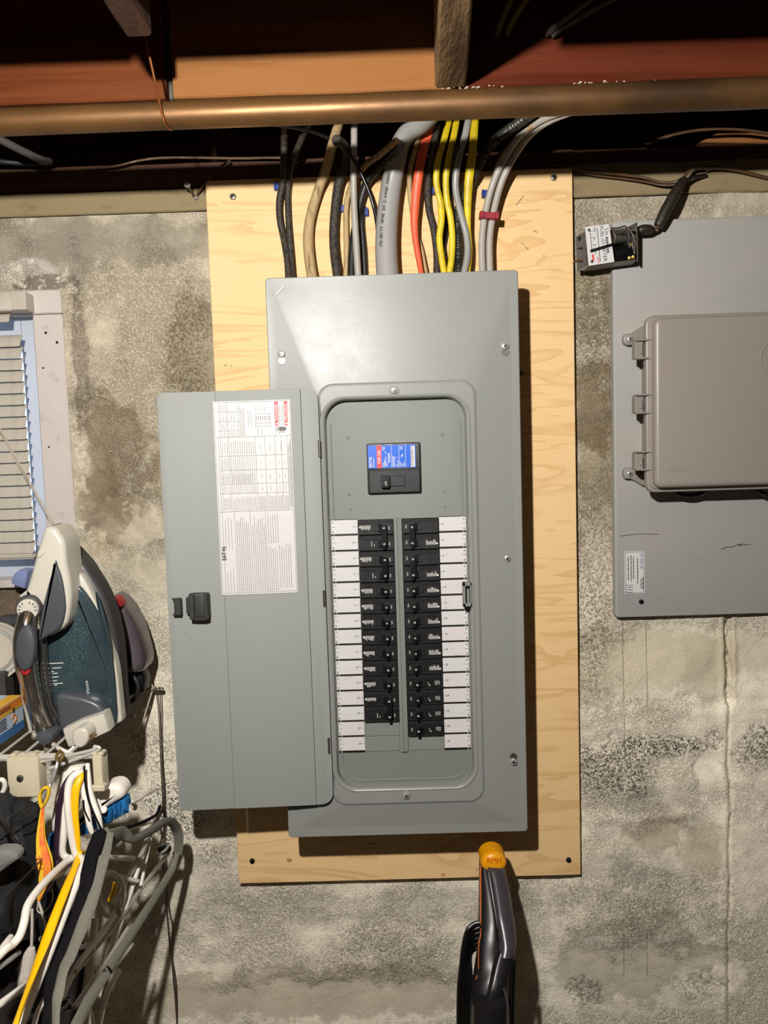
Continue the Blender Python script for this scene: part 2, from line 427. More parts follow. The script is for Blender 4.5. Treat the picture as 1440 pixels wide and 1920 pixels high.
M['boxw'] = mk('pale_carton', (190,206,222), .55, var=.06)
M['boxy'] = mk('yellow_carton', (232,178,60), .5)
M['hw'] = mk('white_hanger_plastic', (232,226,214), .35, var=.05)
M['hy'] = mk('yellow_hanger_plastic', (250,190,4), .42, var=.06)
M['hp'] = mk('dark_purple_plastic', (46,28,44), .3)
M['hblack'] = mk('black_velvet', (22,20,24), .95, var=.2, vs=300, bump=.0003, bs=600, spec=.1)
M['hgrey'] = mk('grey_velvet', (122,120,108), .95, var=.12, vs=300, bump=.0003, bs=600, spec=.1)
M['clear'] = mk('clear_hanger_plastic', (214,208,200), .12, trans=.6, var=.03)
M['jacket'] = mk('black_fabric', (16,16,18), .85, var=.35, vs=14, bump=.001, bs=300)
M['jacket2'] = mk('dark_brown_fabric', (30,22,19), .85, var=.3, vs=14, bump=.001, bs=300)
M['jacket3'] = mk('pale_grey_lining', (120,118,112), .8, var=.15, vs=20)
M['lany'] = mk('yellow_webbing', (232,188,30), .6, var=.1, vs=60)
M['lany2'] = mk('orange_webbing_print', (240,160,40), .6, col2=(236,84,60), vs=34)
M['brass'] = mk('brass', (150,124,62), .45, metal=.6)
M['brush'] = mk('blue_bristles', (20,112,176), .6, var=.35, vs=60)
M['vy'] = mk('yellow_vacuum_plastic', (244,164,14), .35, var=.06)
M['vo'] = mk('orange_vacuum_edge', (200,96,28), .4)
M['vb'] = mk('black_vacuum_plastic', (24,22,24), .35, var=.1)
M['vg'] = mk('charcoal_vacuum_plastic', (66,60,64), .28, var=.08)
M['string'] = mk('dark_string', (66,56,46), .8)
M['string2'] = mk('pale_string', (196,184,164), .8)
M['rope'] = mk('white_cotton_cord', (206,196,184), .85, var=.15, vs=80, bump=.001, bs=200)
M['floor'] = mk('concrete_floor', (92,84,74), .85, var=.2, vs=6, bump=.002, bs=30)
M['tape'] = mk('brown_black_tape', (44,36,28), .5, var=.3, vs=80, bump=.0006, bs=150)
M['yd'] = mk('dimmed_yellow_jacket', (96,80,26), .8)  # yellow jacket with the joist bay's shade put into its colour
M['gd'] = mk('dimmed_grey_jacket', (70,64,60), .8)  # grey jacket darkened for the bay's shade, shared by the loose left cable
M['glove'] = mk('grey_laminate', (200,196,190), .5)
M['porc'] = mk('white_porcelain', (225,222,214), .25)
M['bluep'] = mk('pale_blue_plastic', (150,164,210), .3, trans=.3)
M['vent'] = mk('dark_container_plastic', (60,58,54), .5, var=.15, vs=60, bump=.001, bs=80, stretch=(1,1,4))
M['lid'] = mk('cream_metal_lid', (206,196,180), .3, metal=.3)
g = NT('window_glass'); g.b.inputs['Base Color'].default_value = (.9,.95,1,1); g.b.inputs['Roughness'].default_value = .25
g.b.inputs['Transmission Weight'].default_value = .95; g.link(g.ramp(g.noise(40, 3), .3, .7, .2, .35), g.b.inputs['Roughness']); M['glass'] = g.m
b_ = NT('frosted_bulb'); b_.b.inputs['Base Color'].default_value = (.9,.88,.8,1); b_.b.inputs['Transmission Weight'].default_value = .5; M['bulb'] = b_.m

# ------------------------------------------------------------------ hanging lamp that lights the room (above and beside the camera)
def hanging_lamp():
    t = thing('hanging_lamp', 'bare bulb in a white porcelain holder hanging from a joist, beside the camera', 'lamp', V((LAMP.x, LAMP.y, LAMP.z)))
    bm = NB(); cyl(bm, LAMP+V((0,0,.03)), LAMP+V((0,0,.075)), .024, .03, 20); obj('lamp_holder', bm, M['porc'], t)
    bm = NB(); tube(bm, [LAMP+V((0,0,.075)), LAMP+V((.003,0,.1)), LAMP+V((0,0,.335))], .004); obj('lamp_cord', bm, M['black'], t)
    L = bpy.data.lights.new('bulb_light', 'POINT'); L.energy = LAMP_W; L.shadow_soft_size = .018; L.color = (1.0, .965, .925)
    o = bpy.data.objects.new('bulb_light', L); COL.objects.link(o); o.parent = t; o.location = (0, 0, 0)
hanging_lamp()

# ------------------------------------------------------------------ concrete wall
WX0, WX1, WZ0, WZ1 = -1.2, -.5548, 1.2894, 1.7925      # window opening
ZT = 1.915
def wall():
    def axis(a, b, c, d, fine, extra, coarse=.15):
        L = []; x = a
        while x < b: L.append(x); x += coarse
        x = b
        while x < c: L.append(x); x += fine
        x = c
        while x < d: L.append(x); x += coarse
        L.append(d)
        for e in extra:
            i = min(range(len(L)), key=lambda k: abs(L[k]-e)); L[i] = e
        return L
    xs = axis(-2.6, -.95, 1.0, 2.6, .0095, (WX0, WX1)); zs = axis(0, .5, ZT-.002, ZT, .007, (WZ0, WZ1))
    crx = at(1366, 1400, 0).x; stz = at(1200, 1326, 0).z
    xs = sorted([x for x in xs if abs(x-crx) > .026]+[crx+k*.0024 for k in range(-11, 12)]); zs = sorted([z for z in zs if abs(z-stz) > .02]+[stz+k*.0025 for k in range(-8, 9)])
    bm = NB(); g = {}
    for i, x in enumerate(xs):
        for j, z in enumerate(zs):
            p = V((x, 0, z)); y = 0
            y += .0035*noise.noise(p*9)+.0022*noise.noise(p*27)+.0013*noise.noise(p*70)
            # rough vertical seam at the right with broken lips
            sx = x-crx-.006*noise.noise(V((0, 3, z*9)))-.003*noise.noise(V((0, 9, z*40)))
            if z < 1.21:
                up = 1/(1+math.exp((stz-z)/.004)); rag = noise.noise(V((x*90, 3, z*90)))+.6*noise.noise(V((x*200, 3, z*200)))
                y += (.0125*up+.0035*(1-up))*math.exp(-(sx/(.0062 if up > .5 else .0035))**4)*(.8+.9*rag)
                y -= .0055*(1-up)*math.exp(-((sx+.009)/.009)**2)*(.8+.5*noise.noise(V((5, 2, z*30))))+.003*up*(math.exp(-((sx+.012)/.005)**2)+.6*math.exp(-((sx-.010)/.004)**2))
            # the thicker coat that starts below the step on the right
            st = at(1200, 1326, 0).z + .01*noise.noise(V((x*12, 7, 1)))
            if x > .31: y -= .0034*(1/(1+math.exp((z-st)/.0025)))
            # raised plaster ridges low on the wall
            for cx, cz, L_, a in ((.42, .83, .09, .004), (.40, .945, .12, .003), (-.62, 1.845, .10, .004), (.02, .88, .1, .003), (.56, .89, .12, .003), (.62, 1.925, .1, .006)):
                d = (z-cz-.015*noise.noise(V((x*10, cz, 0))))/.008; e = (x-cx)/L_
                if abs(e) < 1.3 and abs(d) < 4: y -= a*math.exp(-d*d)*math.exp(-e**4)
            g[i, j] = bm.verts.new((x, y, z))
    for i in range(len(xs)-1):
        for j in range(len(zs)-1):
            cx, cz = (xs[i]+xs[i+1])/2, (zs[j]+zs[j+1])/2
            if WX0 < cx < WX1 and WZ0 < cz < WZ1: continue
            bm.faces.new((g[i, j], g[i+1, j], g[i+1, j+1], g[i, j+1]))
    # thickness behind: reveals of the opening and the top
    for a, b in (((WX0, WZ0), (WX1, WZ0)), ((WX1, WZ0), (WX1, WZ1)), ((WX1, WZ1), (WX0, WZ1)), ((WX0, WZ1), (WX0, WZ0))):
        bm.faces.new([bm.verts.new(q) for q in ((a[0], .004, a[1]), (b[0], .004, b[1]), (b[0], .22, b[1]), (a[0], .22, a[1]))])
    bm.faces.new([bm.verts.new(q) for q in ((-2.6, .0, ZT), (2.6, .0, ZT), (2.6, .22, ZT), (-2.6, .22, ZT))])
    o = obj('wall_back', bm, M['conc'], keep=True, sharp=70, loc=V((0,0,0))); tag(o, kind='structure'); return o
WALL = wall()
def wpart(name, x0, x1, y0, y1, z0, z1, mat, bev=.002):
    bm = NB(); box(bm, x0, x1, y0, y1, z0, z1, bev); return obj(name, bm, mat, WALL)
def rough_board(name, x0, x1, y0, y1, z0, z1, mat, parent, amp=.0015, n=90, seed=0):
    """a sawn timber along x with slightly wavy arrises"""
    bm = NB(); rings = []
    for i in range(n+1):
        x = x0+(x1-x0)*i/n
        a = amp*noise.noise(V((x*9, seed, 0))); b = amp*noise.noise(V((x*9, seed, 5))); c = amp*.6*noise.noise(V((x*14, seed, 9)))
        e = .002
        P = [(y0+c, z0+a+e), (y0+c, (z0+z1)/2+c), (y0+c, z1+b-e), (y0+c+e, z1+b), (y1, z1+b), (y1, z0+a), (y0+c+e, z0+a)]
        rings.append([bm.verts.new((x, y, z)) for y, z in P])
    loft(bm, rings, True); return obj(name, bm, mat, parent, sharp=40)
rough_board('ledger_board', -2.6, .325, -.006, .05, ZT+.001, 1.953, M['ledger'], WALL, .0022, 150, 1)
rough_board('ledger_board', .325, 2.6, -.006, .05, ZT+.001, 1.951, M['ledger'], WALL, .0022, 120, 3)
rough_board('ledger_board', .325, 2.6, -.004, .06, 1.9525, 1.971, M['ledger'], WALL, .0018, 120, 4)
rough_board('sill_plate', -2.6, .325, .000, .14, 1.955, 1.997, M['sill'], WALL, .0015, 80, 5)
rough_board('sill_plate', .325, 2.6, .004, .14, 1.9725, 1.997, M['sill'], WALL, .0015, 80, 6)
wpart('rim_board', -2.6, 2.6, .16, .2, 1.998, 2.2, M['sill'])
# scrap of wood lying on the sill at the far right
a, b = at(1320, 262, .03), at(1440, 262, .03)
bm = NB(); slab(bm, pxs([(1312, 266), (1345, 249), (1500, 246), (1500, 270)], .02), .02, .07, .002); obj('wood_scrap', bm, M['beamC'], WALL)

# floor, the other walls and the ceiling
for nm, q in (('wall_left', (-2.7,-2.6,-3.2,.2)), ('wall_right', (2.6,2.7,-3.2,.2)), ('wall_front', (-2.7,2.7,-3.3,-3.2))):
    bm = NB(); box(bm, *q, 0, 2.2); tag(obj(nm, bm, M['floor']), kind='structure')
bm = NB(); box(bm, -2.6, 2.6, -3.2, .2, -.1, 0); tag(obj('floor', bm, M['floor']), kind='structure')
bm = NB(); box(bm, -2.6, 2.6, -3.2, .2, 2.2, 2.24); CEIL = obj('ceiling', bm, M['sub'], keep=True); CEIL['kind'] = 'structure'
ZJ = 1.995
xa = at(318, 190, -.24).x; xb = at(846, 175, -.24).x
j1a, j1b = at(816, 165, -.24).x, at(874, 165, -.24).x
j0a, j0b = at(309, 187, -.24).x, at(345, 187, -.24).x
rough_board('beam_board', -2.6, xa-.004, -.24, -.205, ZJ, 2.2, M['beamL'], CEIL, .001, 40, 11)
rough_board('beam_board', xa+.006, xb, -.242, -.205, ZJ-.001, 2.2, M['beamC'], CEIL, .001, 40, 12)
rough_board('beam_board', xb+.001, 2.6, -.238, -.205, ZJ+.001, 2.2, M['beamR'], CEIL, .001, 60, 13)
bm = NB(); box(bm, xa-.003, xa+.003, -.231, -.21, ZJ+.002, 2.19, .001); obj('shim', bm, M['dsteel'], CEIL)
def joist(x0, x1, y0, y1, mat, seed, taper=(0, 0)):
    bm = NB(); rings = []; n = 60; X0, X1 = x0, x1
    for i in range(n+1):
        y = y0+(y1-y0)*i/n; k = max(0, (y1-y))/.22; x0 = X0-taper[0]*min(k, 1.6); x1 = X1-taper[1]*min(k, 1.6)
        a = .002*noise.noise(V((seed, y*14, 0))); b = .002*noise.noise(V((seed, y*14, 5))); c = .0015*noise.noise(V((seed, y*20, 9)))
        P = [(x0+a, ZJ+c+.003), (x0+a+.003, ZJ+c), ((x0+x1)/2, ZJ+c*.6), (x1+b-.003, ZJ+c), (x1+b, ZJ+c+.003), (x1+b, 2.2), (x0+a, 2.2)]
        rings.append([bm.verts.new((x, y, z)) for x, z in P])
    loft(bm, rings, True); return obj('joist', bm, mat, CEIL, sharp=40)
joist(j1a, j1b, -3.2, -.243, M['joist'], 1, (.008, .014))
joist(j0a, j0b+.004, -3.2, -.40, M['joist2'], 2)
joist(.64, .68, -3.2, -.243, M['joist'], 3); joist(-.72, -.68, -3.2, -.243, M['joist'], 4)
for a, b in ((-.679, j0a-.002), (j0b+.002, j1a-.002), (j1b+.002, .639)):
    bm = NB(); box(bm, a, b, -.565, -.527, ZJ-.001, 2.2, .002); obj('blocking', bm, M['joist'], CEIL)

# ------------------------------------------------------------------ window with its sash, and the blind
W1 = thing('window_1', None, None, V((-.8, 0, WZ0))); W1['kind'] = 'structure'
def win():
    JX = -.6055
    bm = NB(); box(bm, JX, WX1+.001, -.004, .05, WZ0-.002, at(90, 590, 0).z, .002); obj('jamb', bm, M['wpaint'], W1)
    for px, py in ((86, 624), (107, 642), (92, 838), (81, 690)):
        b2 = NB(); c = at(px, py, -.0045); cyl(b2, c, c-Y*.0006, .0016 if py > 650 else .0022, n=9); obj('nail_hole', b2, M['blackg'], W1)
    bm = NB(); box(bm, -1.2, WX1+.001, -.005, .05, at(90, 589, 0).z, WZ1+.001, .002); obj('head_board', bm, M['wpaint'], W1)
    bm = NB(); box(bm, -1.2, JX-.001, -.012, .06, WZ0-.008, WZ0+.006, .002); obj('sill', bm, M['wpaint'], W1)
    zt = at(90, 590, 0).z
    for a, b, c, d, nm in ((JX-.036, JX-.0005, WZ0+.006, zt, 'sash_stile'), (-1.2, JX-.037, zt-.055, zt, 'sash_rail'), (-1.2, JX-.037, WZ0+.006, WZ0+.05, 'sash_rail')):
        bm = NB(); box(bm, a, b, .028, .06, c, d, .0015); obj(nm, bm, M['sash'], W1)
    bm = NB(); box(bm, -1.2, JX-.034, .042, .046, WZ0+.03, zt-.03); obj('pane', bm, M['glass'], W1)
    bm = NB(); box(bm, JX-.0005, JX+.004, .004, .03, zt-.012, zt, .001); obj('stop_bead', bm, M['sash'], W1)
    # window well outside, lit by the day
    bm = NB(); box(bm, -1.5, -.3, .5, .52, 1.0, 2.1); obj('window_well', bm, M['twall'], W1)
    bm = NB(); box(bm, -1.5, -.3, .221, .5, 1.0, 1.02); obj('well_floor', bm, M['twall'], W1)
    L = bpy.data.lights.new('daylight', 'AREA'); L.shape = 'RECTANGLE'; L.size = .8; L.size_y = .26; L.energy = 4.5; L.color = (.62, .78, 1.0)
    o = bpy.data.objects.new('daylight', L); COL.objects.link(o); o.location = (-.9, .36, 2.3); o.rotation_euler = (0, 0, 0)
    L = bpy.data.lights.new('daylight_through_window', 'AREA'); L.shape = 'RECTANGLE'; L.size = .6; L.size_y = .46; L.energy = 1.9; L.color = (.58, .74, 1.0)
    o = bpy.data.objects.new('daylight_through_window', L); COL.objects.link(o); o.location = (-.89, .15, 1.54); o.rotation_euler = (-PI/2, 0, 0)
win()
def blind():
    t = thing('window_blind', 'dusty white horizontal slat blind hanging in the basement window', 'blind', V((-.8, -.01, 1.32)))
    xr = -.6235
    a = at(50, 547, -.03); b = at(50, 583, -.03)
    bm = NB(); slab(bm, rrect(-1.19, a.x, b.z, a.z, .004, 3), -.035, -.007, .003, 2); obj('headrail', bm, M['slat'], t)
    bm = NB(); box(bm, a.x-.024, a.x+.001, -.037, -.0345, b.z+.001, a.z-.001, .0008); obj('end_bracket', bm, M['slat'], t)
    zt = at(41, 583, -.02).z; zb = at(36, 604, -.02).z
    bm = NB(); loft(bm, [[bm.verts.new(p) for p in ((x, -.012, zt), (x, -.022, (zt+zb)/2+.002), (x, -.026, zb), (x, -.024, zb+.0005), (x, -.0195, (zt+zb)/2+.003), (x, -.0105, zt))] for x in (-1.19, -.636)]); obj('slat', bm, M['slat'], t)
    z = at(41, 627, -.01).z; pitch = .0197; n = 19
    bm = NB(); xs = [-1.19, xr-.005, xr-.0015, xr]
    prof = [(.0045, .0105), (-.002, .004), (-.0055, -.003), (-.007, -.0105)]
    rings = []
    for x in xs:
        k = .8 if x == xr else (.95 if x == xr-.0015 else 1)
        rings.append([bm.verts.new((x, y, zz*k)) for y, zz in prof]+[bm.verts.new((x, y+.0009, zz*k+.0002)) for y, zz in reversed(prof)])
    loft(bm, rings, True); finish(bm, 50); me = bpy.data.meshes.new('slat'); bm.to_mesh(me); bm.free(); me.materials.append(M['slat'])
    for i in range(n):
        obj('slat', me, None, t, loc=V((.8, .0, z-.0105-i*pitch-1.32)))
    zb = z-n*pitch
    bm = NB(); box(bm, -1.19, xr, -.018, .002, zb-.012, zb-.001, .003, 2); obj('bottom_rail', bm, M['slat'], t)
    bm = NB(); tube(bm, [at(-30, 760, -.06), at(0, 803, -.06), at(30, 858, -.075), at(60, 910, -.10), at(85, 955, -.13), at(101, 988, -.16)], .0009, n=6); tube(bm, [at(-30, 763, -.06), at(0, 808, -.06), at(30, 864, -.075), at(60, 916, -.10), at(84, 957, -.13), at(99, 989, -.16)], .0009, n=6); obj('pull_cord', bm, M['string2'], t)
blind()

# ------------------------------------------------------------------ plywood backing board
def screw_head(bm, c, r, n=14, d=.003):
    cyl(bm, c+V((0,.002,0)), c+V((0,-d,0)), r, r, n, r*.35)
def screw(parent, c, r, mat, name='screw', slot=True):
    bm = NB(); screw_head(bm, c, r); o = obj(name, bm, mat, parent)
    if slot:
        bm = NB(); a = random.uniform(0, PI)
        for q in (a, a+PI/2):
            u = V((math.cos(q), 0, math.sin(q))); obox(bm, c+V((0,-.003,0)), u, Y, u.cross(Y), r*1.1, .0006, r*.25)
        obj('recess', bm, M['blackg'], o)
    return o
PLX0, PLX1, PLZ0, PLZ1 = -.2939, .3181, .7349, 1.9595
bm = NB(); slab(bm, [(PLX0, PLZ0), (PLX1, PLZ0), (PLX1, PLZ1), (PLX0, PLZ1)], -.019, -.0036, .0008)
PLY = tag(obj('plywood_board', bm, M['ply'], sharp=30), 'unpainted plywood backing board screwed to the concrete behind the breaker panel', 'board')
screw(PLY, at(437, 369, -.019), .0055, M['dsteel']); screw(PLY, at(1038, 333, -.019), .0055, M['dsteel'])
screw(PLY, at(473, 1614, -.019), .0048, M['blacksc']); screw(PLY, at(1066, 1612, -.019), .0048, M['blacksc'])
def stuffmark():
    bm = NB()
    for px, py, dx, dy in ((968, 385, 14, -18), (1000, 432, 8, 4), (978, 455, 5, 5), (985, 462, 6, 7), (420, 685, 6, 0), (431, 686, 4, 0), (690, 1582, 14, -1)):
        a = at(px, py, -.0193); b = at(px+dx, py+dy, -.0193); tube(bm, [a, b], .0006, n=4, smooth=False)
    obj('scratch', bm, M['cloth_dark'], PLY)
stuffmark()
screw(PLY, at(977, 700, -.019), .0042, M['dsteel'])

# ------------------------------------------------------------------ breaker panel
PX0, PX1, PZ0, PZ1 = -.1851, .2072, .8721, 1.7733
YC, YF, YD = -.125, -.134, -.119          # cover border, raised frame, dead front
PN = thing('breaker_panel', 'large grey steel breaker panel with its door swung open to the left, mounted on plywood', 'breaker panel', V((.011, -.02, PZ0)))
def cover():
    bm = NB()
    R = lambda a, b, c, d, r, y: [bm.verts.new((x, y, z)) for x, z in rrect(a, b, c, d, r, 8)]
    fr = (-.1075, .1345, .9305, 1.6045, .022)
    op = (-.1012, .1222, .9545, 1.583, .034)
    rings = [R(PX0, PX1, PZ0, PZ1, .006, -.108), R(PX0, PX1, PZ0, PZ1, .006, YC+.0015), R(PX0+.0012, PX1-.0012, PZ0+.0012, PZ1-.0012, .005, YC),
             R(PX0+.013, PX1-.013, PZ0+.016, PZ1-.017, .003, YC), 
             R(fr[0]-.003, fr[1]+.003, fr[2]-.003, fr[3]+.003, fr[4]+.003, YF+.0025), R(fr[0], fr[1], fr[2], fr[3], fr[4], YF+.0004), R(fr[0]+.002, fr[1]-.002, fr[2]+.002, fr[3]-.002, fr[4]-.002, YF)]
    a = (op[0]-.006, op[1]+.006, op[2]-.004, op[3]+.004, .038)
    rings += [R(*a, YF), R(op[0]-.003, op[1]+.003, op[2]-.002, op[3]+.002, .036, YF-.0012), R(*op, YF), R(op[0]+.0015, op[1]-.0015, op[2]+.0015, op[3]-.0015, .033, YF+.003), R(op[0]+.003, op[1]-.003, op[2]+.003, op[3]-.003, .032, YD+.006)]
    loft(bm, rings, False)
    return obj('cover', bm, M['panel'], PN, sharp=5)
COVER = cover()
bm = NB(); box(bm, PX0+.012, PX1-.012, -.107, -.0195, PZ0+.012, PZ1-.014, .001); obj('enclosure_box', bm, M['panel'], PN)
# dead front: plate with a main breaker opening, raised rim and two bays
CX = [-.0973, -.0543, .0024, .0161, .0745, .1177]          # label | breakers | strip | breakers | label
ZR = 1.3928; PT = .0254
def dead():
    bm = NB()
    o = (-.1004, .1214, .9553, 1.5822)
    slab(bm, rrect(*o, .035, 8), YD, YD+.008, .0018, 3)
    # pressed rim near the bottom and side bead
    for P in (rrect(o[0]+.008, o[1]-.008, o[2]+.008, o[3]-.008, .03, 8),):
        pts = [V((x, YD+.0006, z)) for x, z in P]
        n = len(pts); k = next(i for i, p in enumerate(pts) if p.x < 0 and p.z < 1.2)
        tube(bm, pts[k-1:n]+[pts[0]], .0018, n=6, smooth=False, caps=False)
    f = obj('dead_front', bm, M['dead'], PN, sharp=25)
    # strip between the two rows of breakers, pressed ridge
    bm = NB(); x0, x1 = CX[2]+.0006, CX[3]-.0006
    P = [(x0, YD), (x0, YD-.004), (x0+.0045, YD-.0045), (x0+.0055, YD-.0034), (x0+.0065, YD-.0045), (x1, YD-.004), (x1, YD)]
    loft(bm, [[bm.verts.new((x, y, z)) for x, y in P] for z in (ZR-15*PT-.0005, ZR+.001)]); obj('centre_rib', bm, M['dead'], f, sharp=20)
    for px, py in ((652, 821), (829, 815), (655, 927), (833, 922), (657, 955), (834, 949)):
        bm = NB(); c = at(px, py, YD); cyl(bm, c, c+V((0,-.0012,0)), .0028, .0012, 10); obj('dimple', bm, M['dead'], f)
    # filler plates where no breaker is fitted
    for x0, x1, r in ((CX[1], CX[2], 13), (CX[1], CX[2], 14), (CX[3], CX[4], 14)):
        bm = NB(); slab(bm, rrect(x0+.0008, x1-.0003, ZR-(r+1)*PT+.0006, ZR-r*PT-.0006, .001, 1), YD-.0015, YD+.001, .0006); obj('filler_plate', bm, M['dead'], f)
dead()
# number labels down both sides
for side in (0, 1):
    x0, x1 = (CX[0], CX[1]-.0004) if side == 0 else (CX[4]+.0004, CX[5])
    bm = NB(); box(bm, x0, x1, YD-.0006, YD+.001, ZR-15*PT-.001, ZR+.001); obj('label_backing', bm, M['blackp'], PN)
    for r in range(15):
        z1 = ZR-r*PT; z0 = z1-PT+.0031
        skew = random.uniform(-.0002, .0002)
        bm = NB(); box(bm, x0+.0003+skew, x1+skew, YD-.0014, YD-.0005, z0, z1-.0002)
        lb = obj('number_label', bm, M['paper2' if (r > 9 or side) and r % 3 else 'paper'], PN)
        bm = NB(); y = YD-.0017; h = .0030
        num = str(2*r+1+side)
        zc = (z0+z1)/2
        if side == 0:
            text(bm, 'A', V((x0+.0015, y, z1-.0052)), X, Z, h); text(bm, 'B', V((x0+.0015, y, z0+.0018)), X, Z, h, bold=.012)
            quad(bm, V((0, y, 0)), X, Z, x0+.0006, zc-.0002, x0+.0065, zc+.0002); quad(bm, V((0, y, 0)), X, Z, x1-.0055, zc-.0002, x1-.0006, zc+.0002)
            text(bm, num, V((x1-.0066, y, zc-h/2)), X, Z, h, align='R', bold=.012)
        else:
            text(bm, 'A', V((x1-.0015, y, z1-.0052)), X, Z, h, align='R', bold=.012); text(bm, 'B', V((x1-.0015, y, z0+.0018)), X, Z, h, align='R', bold=.012)
            quad(bm, V((0, y, 0)), X, Z, x1-.0065, zc-.0002, x1-.0006, zc+.0002); quad(bm, V((0, y, 0)), X, Z, x0+.0006, zc-.0002, x0+.004, zc+.0002)
            text(bm, num, V((x0+.005, y, zc-h/2)), X, Z, h, bold=.012)
        obj('lettering', bm, M['inkd'], lb, fin=False)
# breakers
def breaker(side, r, poles, kind, amps):
    x0, x1 = (CX[1]+.0004, CX[2]) if side == 0 else (CX[3], CX[4]-.0004)
    s = 1 if side == 0 else -1               # handles point to the centre strip
    xc = x1 if side == 0 else x0             # centre side
    yb = YD-.0075
    z1 = ZR-r*PT-.0003; z0 = ZR-(r+poles)*PT+.0007
    bm = NB()
    for p in range(poles):
        a = ZR-(r+p+1)*PT+.0007; b = ZR-(r+p)*PT-.0004
        box(bm, x0, x1, yb, YD+.001, a, b, .0007)
        box(bm, x0+.001, x1-.001, yb-.0012, yb+.0005, b-.0058, b-.0040, .0003)     # moulded ridges along the upper edge
        box(bm, x0+.001, x1-.001, yb-.0007, yb+.0005, b-.0028, b-.0012, .0003)
        box(bm, x0+.001, x1-.001, yb-.0007, yb+.0005, a+.0008, a+.0017, .0002)
        hx = xc-s*.0235; box(bm, min(hx, hx-s*.007), max(hx, hx-s*.007), yb-.001, yb+.001, a+.0055, b-.0075, .0004)
    o = obj('circuit_breaker', bm, M['blackp'], PN, sharp=30)
    hx0 = xc-s*.0115 if kind != 'thin' else xc-s*.013
    bm = NB()
    for p in range(poles):
        zc = ZR-(r+p+.5)*PT-.001
        a, b = sorted((hx0-s*.0075, hx0)); box(bm, a, b, yb-.0095, yb+.001, zc-.0052, zc+.0052, .0012, 2)
        c, d = sorted((hx0-s*.0125, hx0-s*.0070)); box(bm, c, d, yb-.004, yb+.001, zc-.0060, zc+.0060, .0010)
        box(bm, a+.0012, b-.0012, yb-.008, yb+.001, zc-.0095, zc-.005, .0008)
    if poles == 2:
        a, b = sorted((hx0-s*.0080, hx0+s*.0005)); box(bm, a, b, yb-.0102, yb-.006, ZR-(r+1.5)*PT-.004, ZR-(r+.5)*PT+.003, .0012, 2)
    obj('handle', bm, M['blackg'], o, sharp=30)
    bm = NB(); y = yb-.00025
    for p in range(poles):
        zc = ZR-(r+p+.5)*PT-.001
        text(bm, amps, V((hx0-s*.0038, yb-.0105 if poles == 2 else yb-.0098, zc-.001)), X, Z, .0028, align='C', bold=.02)
        u, v = (Z, -X) if side == 0 else (-Z, X)
        base = (V((xc-s*.0058, y, zc-.0035)) if side == 0 else V((xc-s*.0052, y, zc+.0035)))
        text(bm, 'ON', base, u, v, .0024, bold=.01)
        if kind == 'std' and not (poles == 2 and ((side == 0 and p == 1) or (side == 1 and p == 0))):
            o2 = V((x0+.0045, y, 0)) if side == 0 else V((x1-.0205, y, 0))
            for q in range(10):
                a = q*.0016; l = random.uniform(.0045, .0085); zz = zc+.0042 if side == 0 else zc-.004
                if side == 0: quad(bm, V((o2.x, y, zz)), X, Z, a, -l, a+.0008, 0)
                else: quad(bm, V((o2.x, y, zz)), X, Z, a, 0, a+.0008, l)
            c = V((x0+.0035, y, zc+.002)) if side == 0 else V((x1-.0035, y, zc-.002))
            bm.faces.new([bm.verts.new(c+V((math.cos(k*PI/5)*.0017, 0, math.sin(k*PI/5)*.0017))) for k in range(10)])
        elif kind == 'std':
            o2 = V((x1-.0335, y, zc)) if side == 0 else V((x0+.0285, y, zc))
            text(bm, 'BR', o2+V((.004, 0, -.004)) if side == 0 else o2+V((0, 0, .004)), u, v, .0024)
            quad(bm, o2, X, Z, -.002, -.004, -.0012, .004)
        else:
            text(bm, 'ON', V((x1-.024, y, zc+.002)), -Z, X, .0018)
            for q in range(6): quad(bm, V((x1-.0125, y, zc+.004)), X, Z, q*.0014, -.0075+random.uniform(0, .002), q*.0014+.0004, 0)
            c = V((x1-.021, y, zc-.003)); bm.faces.new([bm.verts.new(c+V((math.cos(k*PI/5)*.0011, 0, math.sin(k*PI/5)*.0011))) for k in range(10)])
    obj('lettering', bm, M['silk'], o, fin=False)
for side, r, poles, kind, amps in ((0,0,2,'std','40'), (0,2,2,'std','30'), (0,4,1,'std','20'), (0,5,1,'std','15'), (0,6,1,'std','15'), (0,7,1,'std','20'), (0,8,1,'std','20'), (0,9,1,'std','20'), (0,10,1,'std','20'), (0,11,2,'std','60'),
                                   (1,0,2,'std','30'), (1,2,2,'std','20'), (1,4,1,'std','20'), (1,5,1,'std','20'), (1,6,1,'std','20'), (1,7,1,'std','15'), (1,8,1,'std','15'), (1,9,1,'std','20'), (1,10,1,'thin','20'), (1,11,1,'thin','15'), (1,12,1,'thin','20'), (1,13,1,'thin','20')):
    breaker(side, r, poles, kind, amps)
